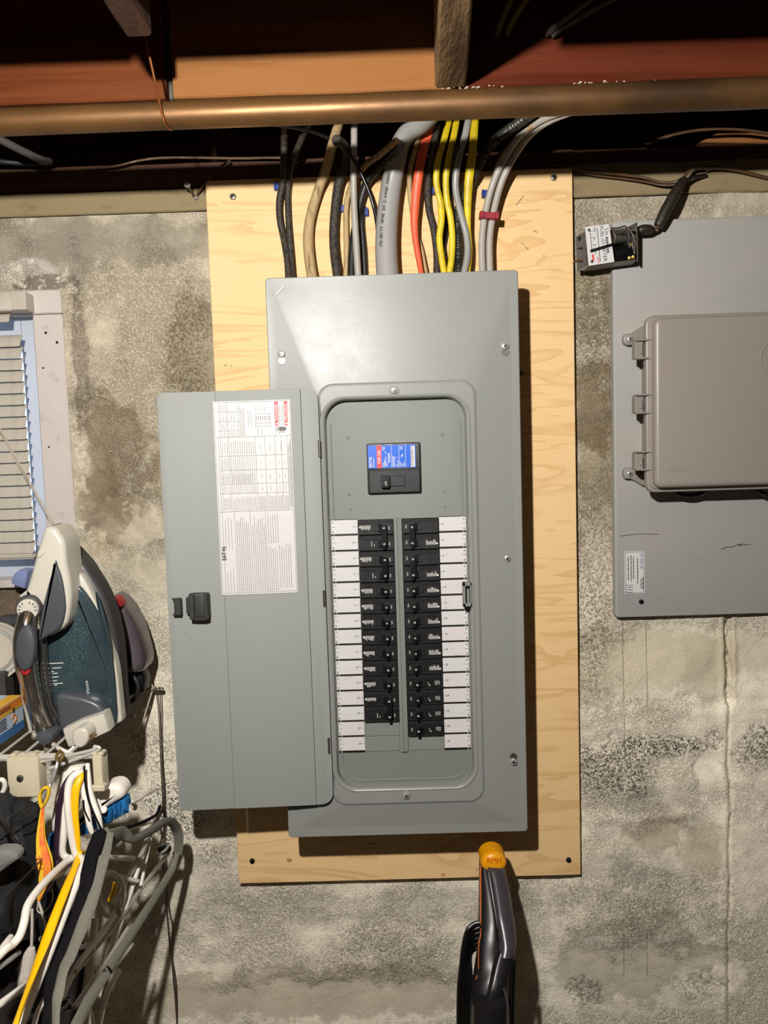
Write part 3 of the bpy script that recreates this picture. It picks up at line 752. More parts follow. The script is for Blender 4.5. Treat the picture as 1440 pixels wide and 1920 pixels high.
# main breaker
def mainb():
    a = at(688, 833, YD-.006); b = at(790, 925, YD-.006); x0, x1, z0, z1 = a.x, b.x, b.z+.001, a.z
    bm = NB(); slab(bm, rrect(x0-.0012, x1+.0012, z0-.0012, z1+.0012, .003, 3), YD-.0008, YD+.001, .0005); 
    slab(bm, rrect(x0, x1, z0, z1, .0025, 3), YD-.006, YD, .001, 2)
    zm = z0+(z1-z0)*.50; H = zm-z0
    slab(bm, rrect(x0+.002, x1-.002, z0+.002, zm-.002, .001, 2), YD-.0075, YD-.005, .0006)
    box(bm, x0+.020, x0+.058, YD-.0095, YD-.007, z0+H*.30, z0+H*.72, .0006)
    o = obj('main_breaker', bm, M['blackp'], PN)
    bm = NB(); box(bm, x0+.020, x0+.034, YD-.019, YD-.007, z0+H*.26, z0+H*.76, .0015, 2); obj('handle', bm, M['blackg'], o)
    bm = NB(); text(bm, '200', V((x0+.0295, YD-.0193, z0+H*.34)), Z, -X, .0032); obj('lettering', bm, M['silk'], o, fin=False)
    # rating label, text running upwards
    bm = NB(); y = YD-.0065; lx0, lx1, lz0, lz1 = x0+.0008, x1-.0075, zm+.0012, z1-.0025
    O = V((lx0, y, lz0)); W, Hh = lx1-lx0, lz1-lz0
    quad(bm, O, X, Z, 0, 0, W, Hh, 0)
    O = V((lx0, y-.0002, lz0)); q = lambda a, b, c, d, m: quad(bm, O, X, Z, a*W, b*Hh, c*W, d*Hh, m)
    q(.185, 0, .285, 1, 1)
    text(bm, 'EAT\u2022N', O+X*(.085*W)+Z*(.05*Hh), Z, -X, .0050, 2, width=Hh*.44, bold=.03)
    q(.115, .03, .13, .45, 2)
    text(bm, 'CSR 22k', O+V((0,-.0002,0))+X*(.262*W)+Z*(.20*Hh), Z, -X, .0044, 2, width=Hh*.60, bold=.02)
    for a in (.49, .65, .785): q(a, 0, a+.008, 1, 2)
    for a, b, l in ((.31,.04,.2), (.34,.04,.3), (.365,.1,.4), (.39,.05,.15), (.42,.2,.45), (.45,.25,.4), (.31,.75,.2), (.34,.8,.14), (.365,.62,.12), (.515,.03,.5), (.545,.04,.45), (.59,.05,.1), (.625,.05,.28), (.56,.42,.05), (.60,.42,.05), (.68,.04,.2), (.715,.05,.12), (.75,.05,.18), (.70,.45,.12), (.725,.5,.1), (.68,.8,.14), (.71,.78,.16)):
        q(a, b, a+.014, b+l, 2)
    q(.90, .02, .985, .94, 2)
    for k in range(16):
        b = .09+k*.052; q(.905, b, .955, b+random.uniform(.008, .024), 3)
    obj('rating_label', bm, [M['labelblue'], M['inkred'], M['paper'], M['inkg']], o, fin=False)
mainb()
# screws of the cover, in pressed dimples or keyholes
for px, py in ((739, 733), (762, 1491)):
    c = at(px, py, YF); bm = NB(); cyl(bm, c+V((0,.002,0)), c+V((0,-.0012,0)), .0098, .0075, 20); obj('dimple', bm, M['panel'], PN)
    screw(PN, c+V((0,-.0015,0)), .0055, M['steel'])
for px, py, dz in ((528, 664, -.010), (947, 649, -.009), (963, 1428, .008)):
    c = at(px, py, YC-.0025)
    bm = NB(); cyl(bm, c+V((0,.003,dz)), c+V((0,-.0002,dz)), .0058, .0058, 18); obj('keyhole', bm, M['paper' if px == 528 else 'dsteel'], PN)
    screw(PN, c, .0058, M['steel'])
screw(PN, at(951, 1047, YC-.0025), .0050, M['steel'])
# strike plate for the latch
a = at(867, 1092, YF-.003); b = at(885, 1137, YF-.003)
bm = NB()
x0, x1, z0, z1 = a.x, b.x, b.z, a.z
for q in ((x0, x0+.0045, z0, z1), (x1-.0025, x1, z0, z1), (x0, x1, z1-.006, z1), (x0, x1, z0, z0+.005)): box(bm, q[0], q[1], YF-.004, YF+.004, q[2], q[3], .0006)
box(bm, x0+.007, x0+.011, YF-.001, YF+.003, z0+.004, z1-.011, .0005)
o = obj('strike_plate', bm, M['dead'], PN)
bm = NB(); box(bm, x0+.003, x1-.001, YF+.001, YF+.004, z0-.006, z1-.003); obj('strike_slot', bm, M['blackg'], o)
tube_b = NB(); tube(tube_b, [at(533, 537, YC-.001), at(524, 546, YC-.001), at(517, 553, YC-.001)], .0016, n=6); obj('paint_chip', tube_b, M['paper'], PN)

# door, folded open past the hinges; slightly nearer on its free edge
DXL, DXR, DZ0, DZ1 = -.3555, -.1082, .935, 1.6003
def dy(x):
    a = (x-DXL)/(DXR-DXL); return -.1525+.0105*a
def dmap(x, z, d): return V((x, dy(x)+d, z))
xf1, xf2 = at(402, 740, -.152).x, at(563, 740, -.143).x
def door():
    bm = NB(); r = .011; k = 6
    A = [(xf1-.0004, DZ0), (xf1-.0004, DZ1)]+[(x, z) for x, z in rrect(DXL, xf1+.1, DZ0, DZ1, r, k)[k+1:3*(k+1)]]
    slab(bm, A, .0012, .004, .0008, 2, dmap)
    slab(bm, [(xf1, DZ0), (xf2, DZ0), (xf2, DZ1), (xf1, DZ1)], 0, .004, .0008, 2, dmap)
    R_ = rrect(xf2-.1, DXR, DZ0, DZ1, .018, k)
    slab(bm, [(xf2+.0004, DZ1-.0)]+[(xf2+.0004, DZ0)]+R_[3*(k+1):]+R_[:k+1], .0008, .004, .0008, 2, dmap)
    pass
    d = obj('door', bm, M['door'], PN, sharp=25)
    for px, py in ((599, 841), (608, 1122), (617, 1398)):
        c = at(px, py, -.1415); bm = NB(); cyl(bm, c+V((0,0,-.013)), c+V((0,0,.013)), .0022, n=10); box(bm, c.x-.006, c.x-.001, c.y+.0005, c.y+.002, c.z-.012, c.z+.012, .0005)
        obj('hinge', bm, M['dsteel'], d)
    # latch
    a = at(350, 1114, -.165); b = at(392, 1161, -.165)
    bm = NB(); slab(bm, rrect(a.x+.004, b.x, b.z+.003, a.z, .003, 3), -.1665, -.153, .002, 2)
    box(bm, a.x+.004, a.x+.012, -.171, -.160, b.z+.001, a.z+.001, .001)
    box(bm, b.x-.006, b.x, -.169, -.160, b.z, a.z+.001, .0015); box(bm, a.x+.010, b.x-.003, -.168, -.160, b.z-.0015, b.z+.003, .0015)
    box(bm, a.x-.003, a.x+.006, -.162, -.155, b.z+.008, a.z-.006, .0012)
    l = obj('latch', bm, M['dplastic'], d)
    a = at(324, 1122, -.16); b = at(341, 1153, -.16)
    bm = NB(); slab(bm, rrect(a.x+.002, b.x, b.z, a.z, .001, 2), -.164, -.155, .001); box(bm, a.x-.001, a.x+.003, -.163, -.156, a.z-.002, a.z, .0004); box(bm, a.x-.001, a.x+.003, -.163, -.156, b.z, b.z+.002, .0004)
    obj('latch_tongue', bm, M['dplastic'], l)
    c = at(348, 1196, -.155); bm = NB()
    tube(bm, [V((c.x+math.cos(t)*.0062, dy(c.x)+.0012, c.z+math.sin(t)*.0085)) for t in [math.radians(a) for a in range(-100, 130, 15)]], .0006, n=5); obj('pressed_ring', bm, M['door'], d)
    return d
DOOR = door()
def sticker():
    # paper instruction sheet; everything on it is laid out in its own plane, print running upwards
    A, B, C_, D_ = at(397, 752, -.1535), at(543, 750, -.1465), at(559, 1110, -.1465), at(416, 1118, -.1535)
    x0 = (A.x+D_.x)/2; x1 = (B.x+C_.x)/2; z1 = (A.z+B.z)/2; z0 = (C_.z+D_.z)/2
    W, H = x1-x0, z1-z0
    u = (V((x1, dy(x1), 0))-V((x0, dy(x0), 0))).normalized(); nrm = u.cross(Z)
    if nrm.y > 0: nrm = -nrm
    O = V((x0, dy(x0), z0))+nrm*.0009
    bm = NB(); quad(bm, O, u, Z, 0, 0, W, H); r = bmesh.ops.extrude_face_region(bm, geom=bm.faces[:]); bmesh.ops.translate(bm, verts=[v for v in r['geom'] if isinstance(v, bmesh.types.BMVert)], vec=nrm*.0003)
    st = obj('instruction_sheet', bm, M['paper'], DOOR)
    bm = NB(); O = O+nrm*.0006
    P = lambda px, py: ((px-397-(py-752)*.052)/146.0*W, (1-(py-751)/365.5)*H)     # photo pixel -> sheet
    def ln(p, q, t=.00045, mi=0):
        a, b = P(*p), P(*q)
        if abs(a[0]-b[0]) < abs(a[1]-b[1]): quad(bm, O, u, Z, a[0]-t/2, min(a[1], b[1]), a[0]+t/2, max(a[1], b[1]), mi)
        else: quad(bm, O, u, Z, min(a[0], b[0]), a[1]-t/2, max(a[0], b[0]), a[1]+t/2, mi)
    s = lambda x, y: (x+(y-752)*.052, y)
    def L(x0, y0, x1, y1, **k): ln(s(x0, y0), s(x1, y1), **k)
    def col(x0, x1, y0, y1, n, mi=1, words=6):
        """n lines of tiny print running upwards between columns x0..x1"""
        for i in range(n):
            xx = x0+(i+.5)*(x1-x0)/n; yy = y1; end = y0+(y1-y0)*random.uniform(0, .15)
            while yy > end:
                l = (y1-y0)/words*random.uniform(.4, 1.2); b = max(yy-l, end); L(xx, b, xx, yy, t=.00058, mi=mi); yy = b-.9
    # outer frame and table rules
    for x in (399, 541): L(x, 754, x, 1113)
    for y in (753, 818, 958, 1113): L(399, y, 541, y)
    for y in (853, 880, 906, 924): L(404, y, 534, y)
    for y in (771, 789, 806): L(404, y, 443, y)
    for x in (408, 424, 443): L(x, 754, x, 818)
    for x in (404, 408, 424, 474, 492, 511, 523, 534): L(x, 818, x, 958)
    for k in range(12): L(427+k*3.9, 853, 427+k*3.9, 924, t=.0004)
    for x in (405, 428, 458, 487): L(x, 958, x, 1113)
    L(513, 754, 513, 818)
    # small print
    for a in ((409, 423, 755, 770, 3), (409, 423, 773, 788, 3), (409, 423, 791, 805, 3), (409, 423, 808, 817, 3), (426, 441, 808, 817, 4), (428, 438, 773, 787, 2), (428, 438, 791, 804, 2),
              (409, 423, 826, 850, 3), (409, 423, 856, 878, 4), (409, 423, 884, 904, 4), (409, 423, 908, 922, 3), (409, 423, 930, 954, 4), (445, 456, 758, 816, 4), (426, 472, 824, 850, 11), (426, 472, 858, 862, 0), (426, 472, 886, 904, 11), (426, 472, 930, 956, 12),
              (476, 490, 928, 956, 5), (494, 510, 928, 956, 5), (513, 522, 928, 956, 3), (525, 533, 930, 956, 3), (535, 541, 822, 952, 3), (480, 486, 832, 842, 1), (498, 504, 828, 846, 1), (520, 525, 826, 846, 1), (482, 485, 864, 872, 1), (498, 501, 864, 872, 1), (516, 518, 864, 872, 1), (527, 529, 864, 872, 1), (482, 485, 888, 898, 1), (498, 501, 888, 898, 1), (516, 518, 888, 898, 1), (527, 529, 888, 898, 1), (482, 485, 910, 919, 1), (498, 501, 910, 919, 1), (516, 518, 910, 919, 1), (527, 529, 910, 919, 1),
              (407, 424, 965, 1030, 3), (407, 424, 1066, 1110, 3), (430, 456, 962, 1111, 7), (460, 486, 964, 1111, 7), (489, 512, 960, 1020, 5), (489, 508, 1024, 1111, 5), (509, 534, 1018, 1106, 6), (475, 496, 761, 770, 4), (460, 470, 770, 800, 2), (476, 490, 800, 816, 2)):
        if a[4]: col(*a[:4], a[4], words=3 if a[3]-a[2] < 40 else 9)
    for k in range(7): L(478+k*4, 780, 478+k*4, 788, t=.0008, mi=0)
    L(476, 776, 504, 776); L(476, 793, 504, 793); L(476, 799, 504, 799); L(476, 776, 476, 799); L(504, 776, 504, 799)
    # red warning bars
    for x, wd in ((516.5, 'DANGER'), (534, 'PELIGRO')):
        a = P(*s(x-3, 754)); b = P(*s(x+3, 799)); quad(bm, O, u, Z, a[0], b[1], b[0], a[1], 2)
        c = P(*s(x+1.8, 790)); text(bm, wd, O+nrm*.0003+u*c[0]+Z*c[1], Z, -u, .0034, 3, width=.026, bold=.02)
        q = P(*s(x, 795)); f = bm.faces.new([bm.verts.new(O+nrm*.0003+u*(q[0]+i)+Z*(q[1]+j)) for i, j in ((.002,-.0022), (.002,.0022), (-.0022,0))]); f.material_index = 3
    for x in (521, 525, 528): col(x, x+2, 756, 798, 1)
    # hand and spark pictogram
    c = P(*s(527, 805))
    bm.faces.new([bm.verts.new(O+u*(c[0]+.006*math.cos(t))+Z*(c[1]+.0035*math.sin(t))) for t in [k*PI/6 for k in range(12)]]).material_index = 1
    for i in range(4): quad(bm, O, u, Z, c[0]-.010, c[1]-.003+i*.0017, c[0]-.002, c[1]-.0021+i*.0017, 0)
    q = P(*s(519, 813)); tube(bm, [O+u*q[0]+Z*q[1], O+u*(q[0]+.004)+Z*(q[1]+.003), O+u*(q[0]+.006)+Z*(q[1]+.001), O+u*(q[0]+.010)+Z*(q[1]+.002)], .0005, n=4, smooth=False)
    c = P(*s(408.5, 1050)); text(bm, 'EAT\u2022N', O+u*c[0]+Z*c[1], Z, -u, .0062, 4, width=.0215, bold=.03)
    obj('lettering', bm, [M['inkg'], M['inkg'], M['inkred'], M['paper'], M['inkd']], st, fin=False)
sticker()
# ------------------------------------------------------------------ copper pipe under the joists, and its wire hanger
PY_ = -.30
pa, pb = at(-160, 236, PY_), at(1600, 167, PY_)
def pipe():
    bm = NB(); n = 20; d = pb-pa; rings = []
    for i in range(61):
        t = i/60; c = pa+d*t; r = .0168 if t < .3 else .0168+.0022*min(1, (t-.3)/.5)
        rings.append([bm.verts.new(c+V((0, math.cos(k*2*PI/n), math.sin(k*2*PI/n)))*r) for k in range(n)])
    loft(bm, rings, True)
    o = tag(obj('copper_pipe', bm, M['pipe'], sharp=40), 'aged copper pipe running across under the ceiling joists', 'pipe')
    random.seed(3); bm = NB()                       # crumbs of dirt lying along the top
    for k in range(46):
        x = random.choice((random.uniform(.02, .55), random.uniform(.08, .16), random.uniform(.25, .32))); t = (x-pa.x)/d.x; c = pa+d*t+V((0, -.004+random.uniform(-.004,.004), .0185)); s = random.uniform(.0004, .0013)
        obox(bm, c, X+Z*random.uniform(-.5,.5), Y, Z, s*2.2, s*1.5, s*1.3)
    tag(obj('dust_crumbs', bm, M['string2'], o), kind='stuff')
pipe()
bm = NB()
tube(bm, [at(274, 80, -.335), at(283, 118, -.328), at(291, 155, -.323), at(299, 192, -.3235), at(306, 222, -.322), at(313, 238, -.315), at(322, 243, -.300), at(324, 238, -.285)], .0016, n=8)
tube(bm, [at(274, 80, -.335), at(272, 60, -.335), at(280, 52, -.33)], .0016, n=8)
tag(obj('pipe_hanger', bm, M['copperwire']), 'bent copper wire hanger hooked round the copper pipe at the left joist', 'pipe hanger')

# ------------------------------------------------------------------ cables rising from the panel
def cable(pts, r, mat, label, rb=None, rib=None, n=10, res=6, name='cable', group=None, cat_='cable'):
    bm = NB(); C = tube(bm, [at(*p) for p in pts], r, rb, n=n, res=res, rib=rib)
    o = tag(obj(name, bm, M[mat], sharp=60), label, cat_, group); return o, C
K = .00088
cable([(541,524,-.05),(539,490,-.042),(533,452,-.034),(525,412,-.030),(524,378,-.030),(530,342,-.036),(532,300,-.05),(533,268,-.06),(534,225,-.10),(535,190,-.13)], 6.5*K, 'cloth_dark', 'leftmost dark cloth-covered cable, rising straight from the top of the grey panel')
cable([(548,524,-.042),(545,470,-.034),(541,410,-.028),(540,356,-.028),(546,312,-.042),(558,278,-.06),(570,250,-.08),(590,215,-.12)], 6*K, 'cloth_dark', 'dark cloth cable right of the leftmost, forking to the right near the sill')
cable([(586,524,-.05),(580,482,-.042),(578,440,-.036),(584,400,-.034),(597,356,-.036),(609,325,-.045),(618,292,-.06),(626,262,-.08),(640,215,-.12)], [10*K,10*K,9.5*K,9*K,9*K,9*K,8*K], 'cloth_beige', 'frayed beige cloth cable bending to the right')
cable([(634,524,-.05),(628,480,-.042),(626,438,-.036),(629,390,-.034),(635,345,-.038),(645,312,-.05),(651,290,-.062),(644,272,-.075),(630,262,-.10)], 9*K, 'cloth_dark', 'thick dark braided cable left of the white cable')
cable([(648,524,-.03),(650,480,-.028),(649,400,-.026),(654,362,-.028),(668,332,-.04),(690,306,-.06),(715,288,-.08),(745,262,-.11)], 5.5*K, 'cloth_beige', 'thin beige cable crossing behind the white one up to the right', n=8)
cable([(672,524,-.058),(668,460,-.055),(664,390,-.055),(663,330,-.06),(664,270,-.075),(664,215,-.10),(664,160,-.14)], 6.3*K, 'white', 'straight round white cable left of the thick grey one')
cable([(659,524,-.04),(661,470,-.034),(668,420,-.032),(676,380,-.03),(688,342,-.036),(706,318,-.05),(728,296,-.07),(752,270,-.10)], 8*K, 'black', 'thick black cable leaning right behind the white cable', n=8)
cable([(684,524,-.03),(682,470,-.028),(678,420,-.026),(680,386,-.024)], 6*K, 'black', 'short dark cable between the white and thick grey cables, held by a blue staple', n=8)
cable([(500,232,-.13),(545,238,-.11),(590,248,-.09),(628,266,-.078),(656,290,-.072),(674,320,-.066),(690,355,-.062),(701,390,-.058),(707,425,-.05),(709,470,-.04)], 3.4*K, 'blackg', 'slim glossy black cable slanting down from the left to the thick grey one', n=8)
o, C = cable([(727,524,-.066),(724,470,-.060),(726,412,-.056),(733,352,-.056),(742,306,-.062),(752,268,-.075),(768,246,-.09),(790,232,-.11),(815,205,-.14)], [20.5*K,20.5*K,20*K,19*K,18*K,17*K,17*K,17*K,17*K], 'bigrey', 'thickest cable of the row, smooth grey with printed lettering', n=20)
def cable_print():
    s = 'PRIORITY WIRE 2C 2-0AWG XHHW 1C 2'
    A = [at(715+ (i*6)*.0, 0, 0) for i in range(1)]
    path = cat([at(716, 462, -.0795), at(717, 430, -.0775), at(721, 392, -.0755), at(726, 356, -.0755), at(731, 322, -.079), at(736, 300, -.081)], 12)
    L = [0]
    for a, b in zip(path, path[1:]): L.append(L[-1]+(b-a).length)
    st = L[-1]/len(s); bm = NB()
    for i, ch in enumerate(s):
        if ch == ' ': continue
        d = (i+.1)*st; k = max(j for j in range(len(L)) if L[j] <= d); k = min(k, len(path)-2)
        t = (path[k+1]-path[k]).normalized(); p = path[k]+t*(d-L[k]); v = -(X-t*X.dot(t)).normalized()
        text(bm, ch, p-Y*.0012, t, v, .0042, bold=.02)
    obj('lettering', bm, M['ink'], o, fin=False)
cable_print()
cable([(800,524,-.04),(790,470,-.034),(779,430,-.032),(773,396,-.030),(768,350,-.034),(770,312,-.05),(780,275,-.07),(790,235,-.10)], 5*K, 'cloth_beige', 'thin brown and beige striped cable left of the orange one', n=8)
cable([(792,524,-.058),(786,490,-.054),(780,455,-.052),(777,415,-.052),(780,365,-.056),(787,312,-.064),(796,272,-.078),(807,232,-.10),(816,195,-.13)], [4.5*K,5.5*K,6*K,8*K,8.5*K,8.5*K,8.5*K,8.5*K], 'orange', 'flat orange cable right of the thick grey one', rb=[4.5*K,4*K,4*K,4*K,4*K,4*K])
cable([(818,524,-.040),(819,480,-.036),(813,430,-.032),(804,392,-.030),(802,355,-.034),(806,318,-.046),(812,280,-.07),(820,230,-.10)], 6.5*K, 'cloth_dark', 'dark braided cable just right of the orange cable', n=8)
cable([(824,524,-.030),(826,480,-.026),(832,440,-.026),(838,400,-.024),(842,356,-.028),(850,318,-.05),(858,270,-.08)], 8*K, 'black', 'black cable mostly hidden behind the two left yellow cables', n=8)
cable([(835,524,-.062),(829,490,-.060),(824,448,-.058),(828,410,-.058),(826,380,-.058),(818,342,-.062),(822,300,-.070),(834,257,-.084),(844,215,-.11),(850,180,-.14)], 6*K, 'yellow', 'leftmost of the three yellow cables', rb=3.5*K)
cable([(839,524,-.058),(846,490,-.056),(848,448,-.055),(845,410,-.055),(838,374,-.058),(836,335,-.064),(842,294,-.072),(851,254,-.086),(858,215,-.11),(864,180,-.14)], 6*K, 'yellow', 'middle yellow cable, left of the grey-white one', rb=3.5*K)
cable([(867,524,-.064),(876,482,-.062),(875,444,-.060),(864,400,-.060),(855,360,-.060),(855,328,-.064),(862,290,-.074),(873,250,-.088),(880,212,-.11),(886,180,-.14)], 6.3*K, 'grey', 'wavy light grey cable between the middle and the right yellow cables', rb=4.5*K)
cable([(877,524,-.056),(882,470,-.054),(878,430,-.054),(877,380,-.055),(880,330,-.062),(886,285,-.074),(889,245,-.088),(892,205,-.11)], [3.5*K,3.5*K,5*K,7*K,8*K,7.5*K,7*K,6*K], 'yellow', 'rightmost and broadest of the three yellow cables', rb=3.5*K)
cable([(861,524,-.044),(860,480,-.040),(858,430,-.036),(860,395,-.034),(872,362,-.036),(886,336,-.044),(896,312,-.055),(912,282,-.07),(930,262,-.085),(955,243,-.105),(985,222,-.13),(1015,200,-.15)], 8.5*K, 'armor_d', 'armoured metal cable with spiral ribs, curving to the right', rib=(.0042, .13), n=12, res=34)
cable([(906,524,-.062),(904,490,-.058),(904,450,-.056),(908,410,-.056),(918,365,-.058),(932,325,-.066),(950,290,-.078),(975,255,-.098),(1010,228,-.125),(1050,211,-.15),(1095,200,-.18)], 6.3*K, 'white', 'left white cable of the pair held by the red staple', rb=5*K)
cable([(919,524,-.060),(918,490,-.056),(918,450,-.054),(923,410,-.054),(934,362,-.056),(948,323,-.064),(966,290,-.076),(992,255,-.098),(1024,230,-.125),(1066,212,-.15),(1110,199,-.18)], 6.3*K, 'white', 'right white cable of the pair held by the red staple', rb=5*K)
cable([(914,420,-.030),(917,380,-.028),(924,345,-.030),(932,315,-.044),(948,285,-.062),(968,262,-.085),(1000,235,-.12)], 5*K, 'cloth_beige', 'thin beige cable behind the white pair', n=8)
cable([(1095,200,-.18),(1180,203,-.19),(1290,205,-.20),(1380,203,-.21),(1520,195,-.22)], 3.4*K, 'grey', 'thin grey cable hugging the underside of the copper pipe on the right', n=8)
cable([(-40,245,-.13),(0,262,-.11),(40,282,-.09),(78,300,-.06),(92,303,-.03)], 7*K, 'gd', 'loose grey cable ending above the sill at the far left')
cable([(-40,296,-.03),(0,303,-.03),(40,306,-.022),(90,308,-.01)], 5*K, 'black', 'short dark cable under the loose grey one at the far left')
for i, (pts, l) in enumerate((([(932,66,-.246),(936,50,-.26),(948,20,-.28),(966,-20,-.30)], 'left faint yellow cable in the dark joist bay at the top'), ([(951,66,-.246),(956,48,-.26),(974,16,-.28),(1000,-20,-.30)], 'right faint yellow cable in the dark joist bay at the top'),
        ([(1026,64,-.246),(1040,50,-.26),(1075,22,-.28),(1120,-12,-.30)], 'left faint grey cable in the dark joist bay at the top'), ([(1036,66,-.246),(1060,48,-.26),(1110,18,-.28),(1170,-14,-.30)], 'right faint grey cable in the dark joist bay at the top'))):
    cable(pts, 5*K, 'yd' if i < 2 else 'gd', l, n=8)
# bell wires
cable([(-60,324,-.006),(20,322,-.008),(80,319,-.010),(150,317,-.010),(215,312,-.012),(262,301,-.012),(310,296,-.010),(380,296,-.010),(450,297,-.010),(530,296,-.014),(570,300,-.01)], 2.6*K, 'brownwire', 'thin brown wire lying along the sill left of the panel cables', n=6, name='wire', cat_='wire')
cable([(432,300,-.02),(415,312,-.02),(395,330,-.02),(378,352,-.018),(368,368,-.008)], 2.2*K, 'brownwire', 'short brown wire bent down to a nail above the plywood corner', n=6, name='wire', cat_='wire')
cable([(1030,309,-.015),(1060,312,-.018),(1110,322,-.020),(1160,327,-.020),(1205,333,-.022),(1240,342,-.024),(1265,341,-.028),(1279,334,-.034)], 2.5*K, 'brownwire', 'upper brown bell wire running from the plywood to the taped splice', n=6, name='wire', cat_='wire')
cable([(1075,318,-.012),(1110,328,-.014),(1160,334,-.014),(1205,340,-.016),(1242,347,-.02),(1268,345,-.026),(1281,338,-.034)], 2.2*K, 'brownwire', 'lower brown bell wire running from the plywood to the taped splice', n=6, name='wire', cat_='wire')
cable([(1281,336,-.036),(1290,323,-.034),(1305,316,-.026),(1345,315,-.020),(1385,320,-.016),(1440,334,-.012),(1500,345,-.01)], 3.2*K, 'brownwire', 'brown bell wire leaving the splice to the right edge', n=6, name='wire', cat_='wire')
cable([(1284,340,-.034),(1296,334,-.028),(1312,330,-.02),(1324,329,-.012)], 3.6*K, 'black', 'short black stub bent back at the splice', n=6, name='wire', cat_='wire')
cable([(1325,320,-.018),(1360,306,-.012),(1400,294,-.010),(1460,280,-.008)], 2.2*K, 'brownwire', 'thin dark wire rising right from the splice', n=6, name='wire', cat_='wire')
cable([(1210,271,-.02),(1245,258,-.025),(1290,247,-.025),(1330,243,-.025),(1385,243,-.02),(1440,250,-.015),(1500,258,-.01)], 3*K, 'brownwire', 'brown wire arching over the wood scrap at the far right', n=6, name='wire', cat_='wire')
cable([(1300,318,-.03),(1292,326,-.034),(1286,333,-.036)], 1.6*K, 'steel', 'bright bare wire loop at the splice', n=6, name='wire', cat_='wire')
def splice():
    t = thing('taped_splice', 'black taped cable splice hanging down to the gauge connector', 'splice', at(1256, 380, -.04))
    bm = NB(); tube(bm, [at(1284,334,-.036), at(1273,350,-.04), at(1262,370,-.044), at(1250,392,-.045), at(1240,412,-.045), at(1234,424,-.045)], [.0045,.0085,.0095,.0098,.0092,.0075], n=12); obj('tape_sleeve', bm, M['tape'], t)
    bm = NB(); tube(bm, [at(1284,334,-.036), at(1281,345,-.043), at(1270,362,-.05)], .0022, n=6); obj('wire_end', bm, M['brownwire'], t)
    bm = NB(); tube(bm, [at(1234,422,-.045), at(1228,428,-.045), at(1221,431,-.042)], .0022, n=6); tube(bm, [at(1236,425,-.045), at(1231,430,-.045), at(1222,434,-.042)], .0016, n=6); obj('lead', bm, M['brownwire'], t)
splice()
# nail beside the plywood
def nail():
    t = thing('nail', 'large bent nail driven into the cream board above the plywood corner', 'nail', at(366, 372, -.004))
    a, b = at(366, 372, -.004), at(351, 346, -.036)
    bm = NB(); cyl(bm, a, b, .0024); obj('shank', bm, M['dsteel'], t)
    d = (b-a).normalized(); bm = NB(); cyl(bm, b-d*.001, b+d*.0014, .0055, .0052, 14); obj('nail_head', bm, M['steel'], t)
    bm = NB(); cyl(bm, at(367, 370, -.007)-V((0,-.003,0)), at(367, 370, -.010), .0042, .0036, 10); obj('stain_cup', bm, M['brownwire'], t)
nail()
# cable staples
def staple(px, py, w_, h_, mat, label, y=-.021, ang=0, grp=None):
    c = at(px, py, y); bm = NB(); u = V((math.cos(ang), 0, math.sin(ang))); v = Y.cross(u)
    obox(bm, c, u, Y, v, w_*K, .010, h_*K, .0012)
    for s in (-1, 1): obox(bm, c+u*(s*w_*K*.38), u, Y, v, w_*K*.22, .016, h_*K*1.05, .001); 
    o = tag(obj('cable_staple', bm, M[mat]), label, 'staple', grp)
    return o
staple(524, 351, 20, 13, 'blue', 'blue cable staple at the leftmost dark cable')
staple(640, 392, 20, 13, 'blue', 'blue cable staple peeping out beside the dark braided cable')
staple(681, 399, 20, 14, 'blue', 'blue cable staple between the white and thick grey cables')
staple(823, 359, 28, 11, 'blue', 'blue cable staple behind the left yellow cables', -.024)
staple(910, 364, 14, 13, 'blue', 'blue cable staple left of the white cable pair', -.024)
o = staple(917, 405, 36, 12, 'red', 'dark red cable staple clamping the white cable pair', -.062, -.10)
bm = NB(); cyl(bm, at(902, 402, -.019), at(902, 402, -.066), .0014); cyl(bm, at(934, 408, -.019), at(934, 408, -.066), .0014); obj('staple_nail', bm, M['steel'], o)

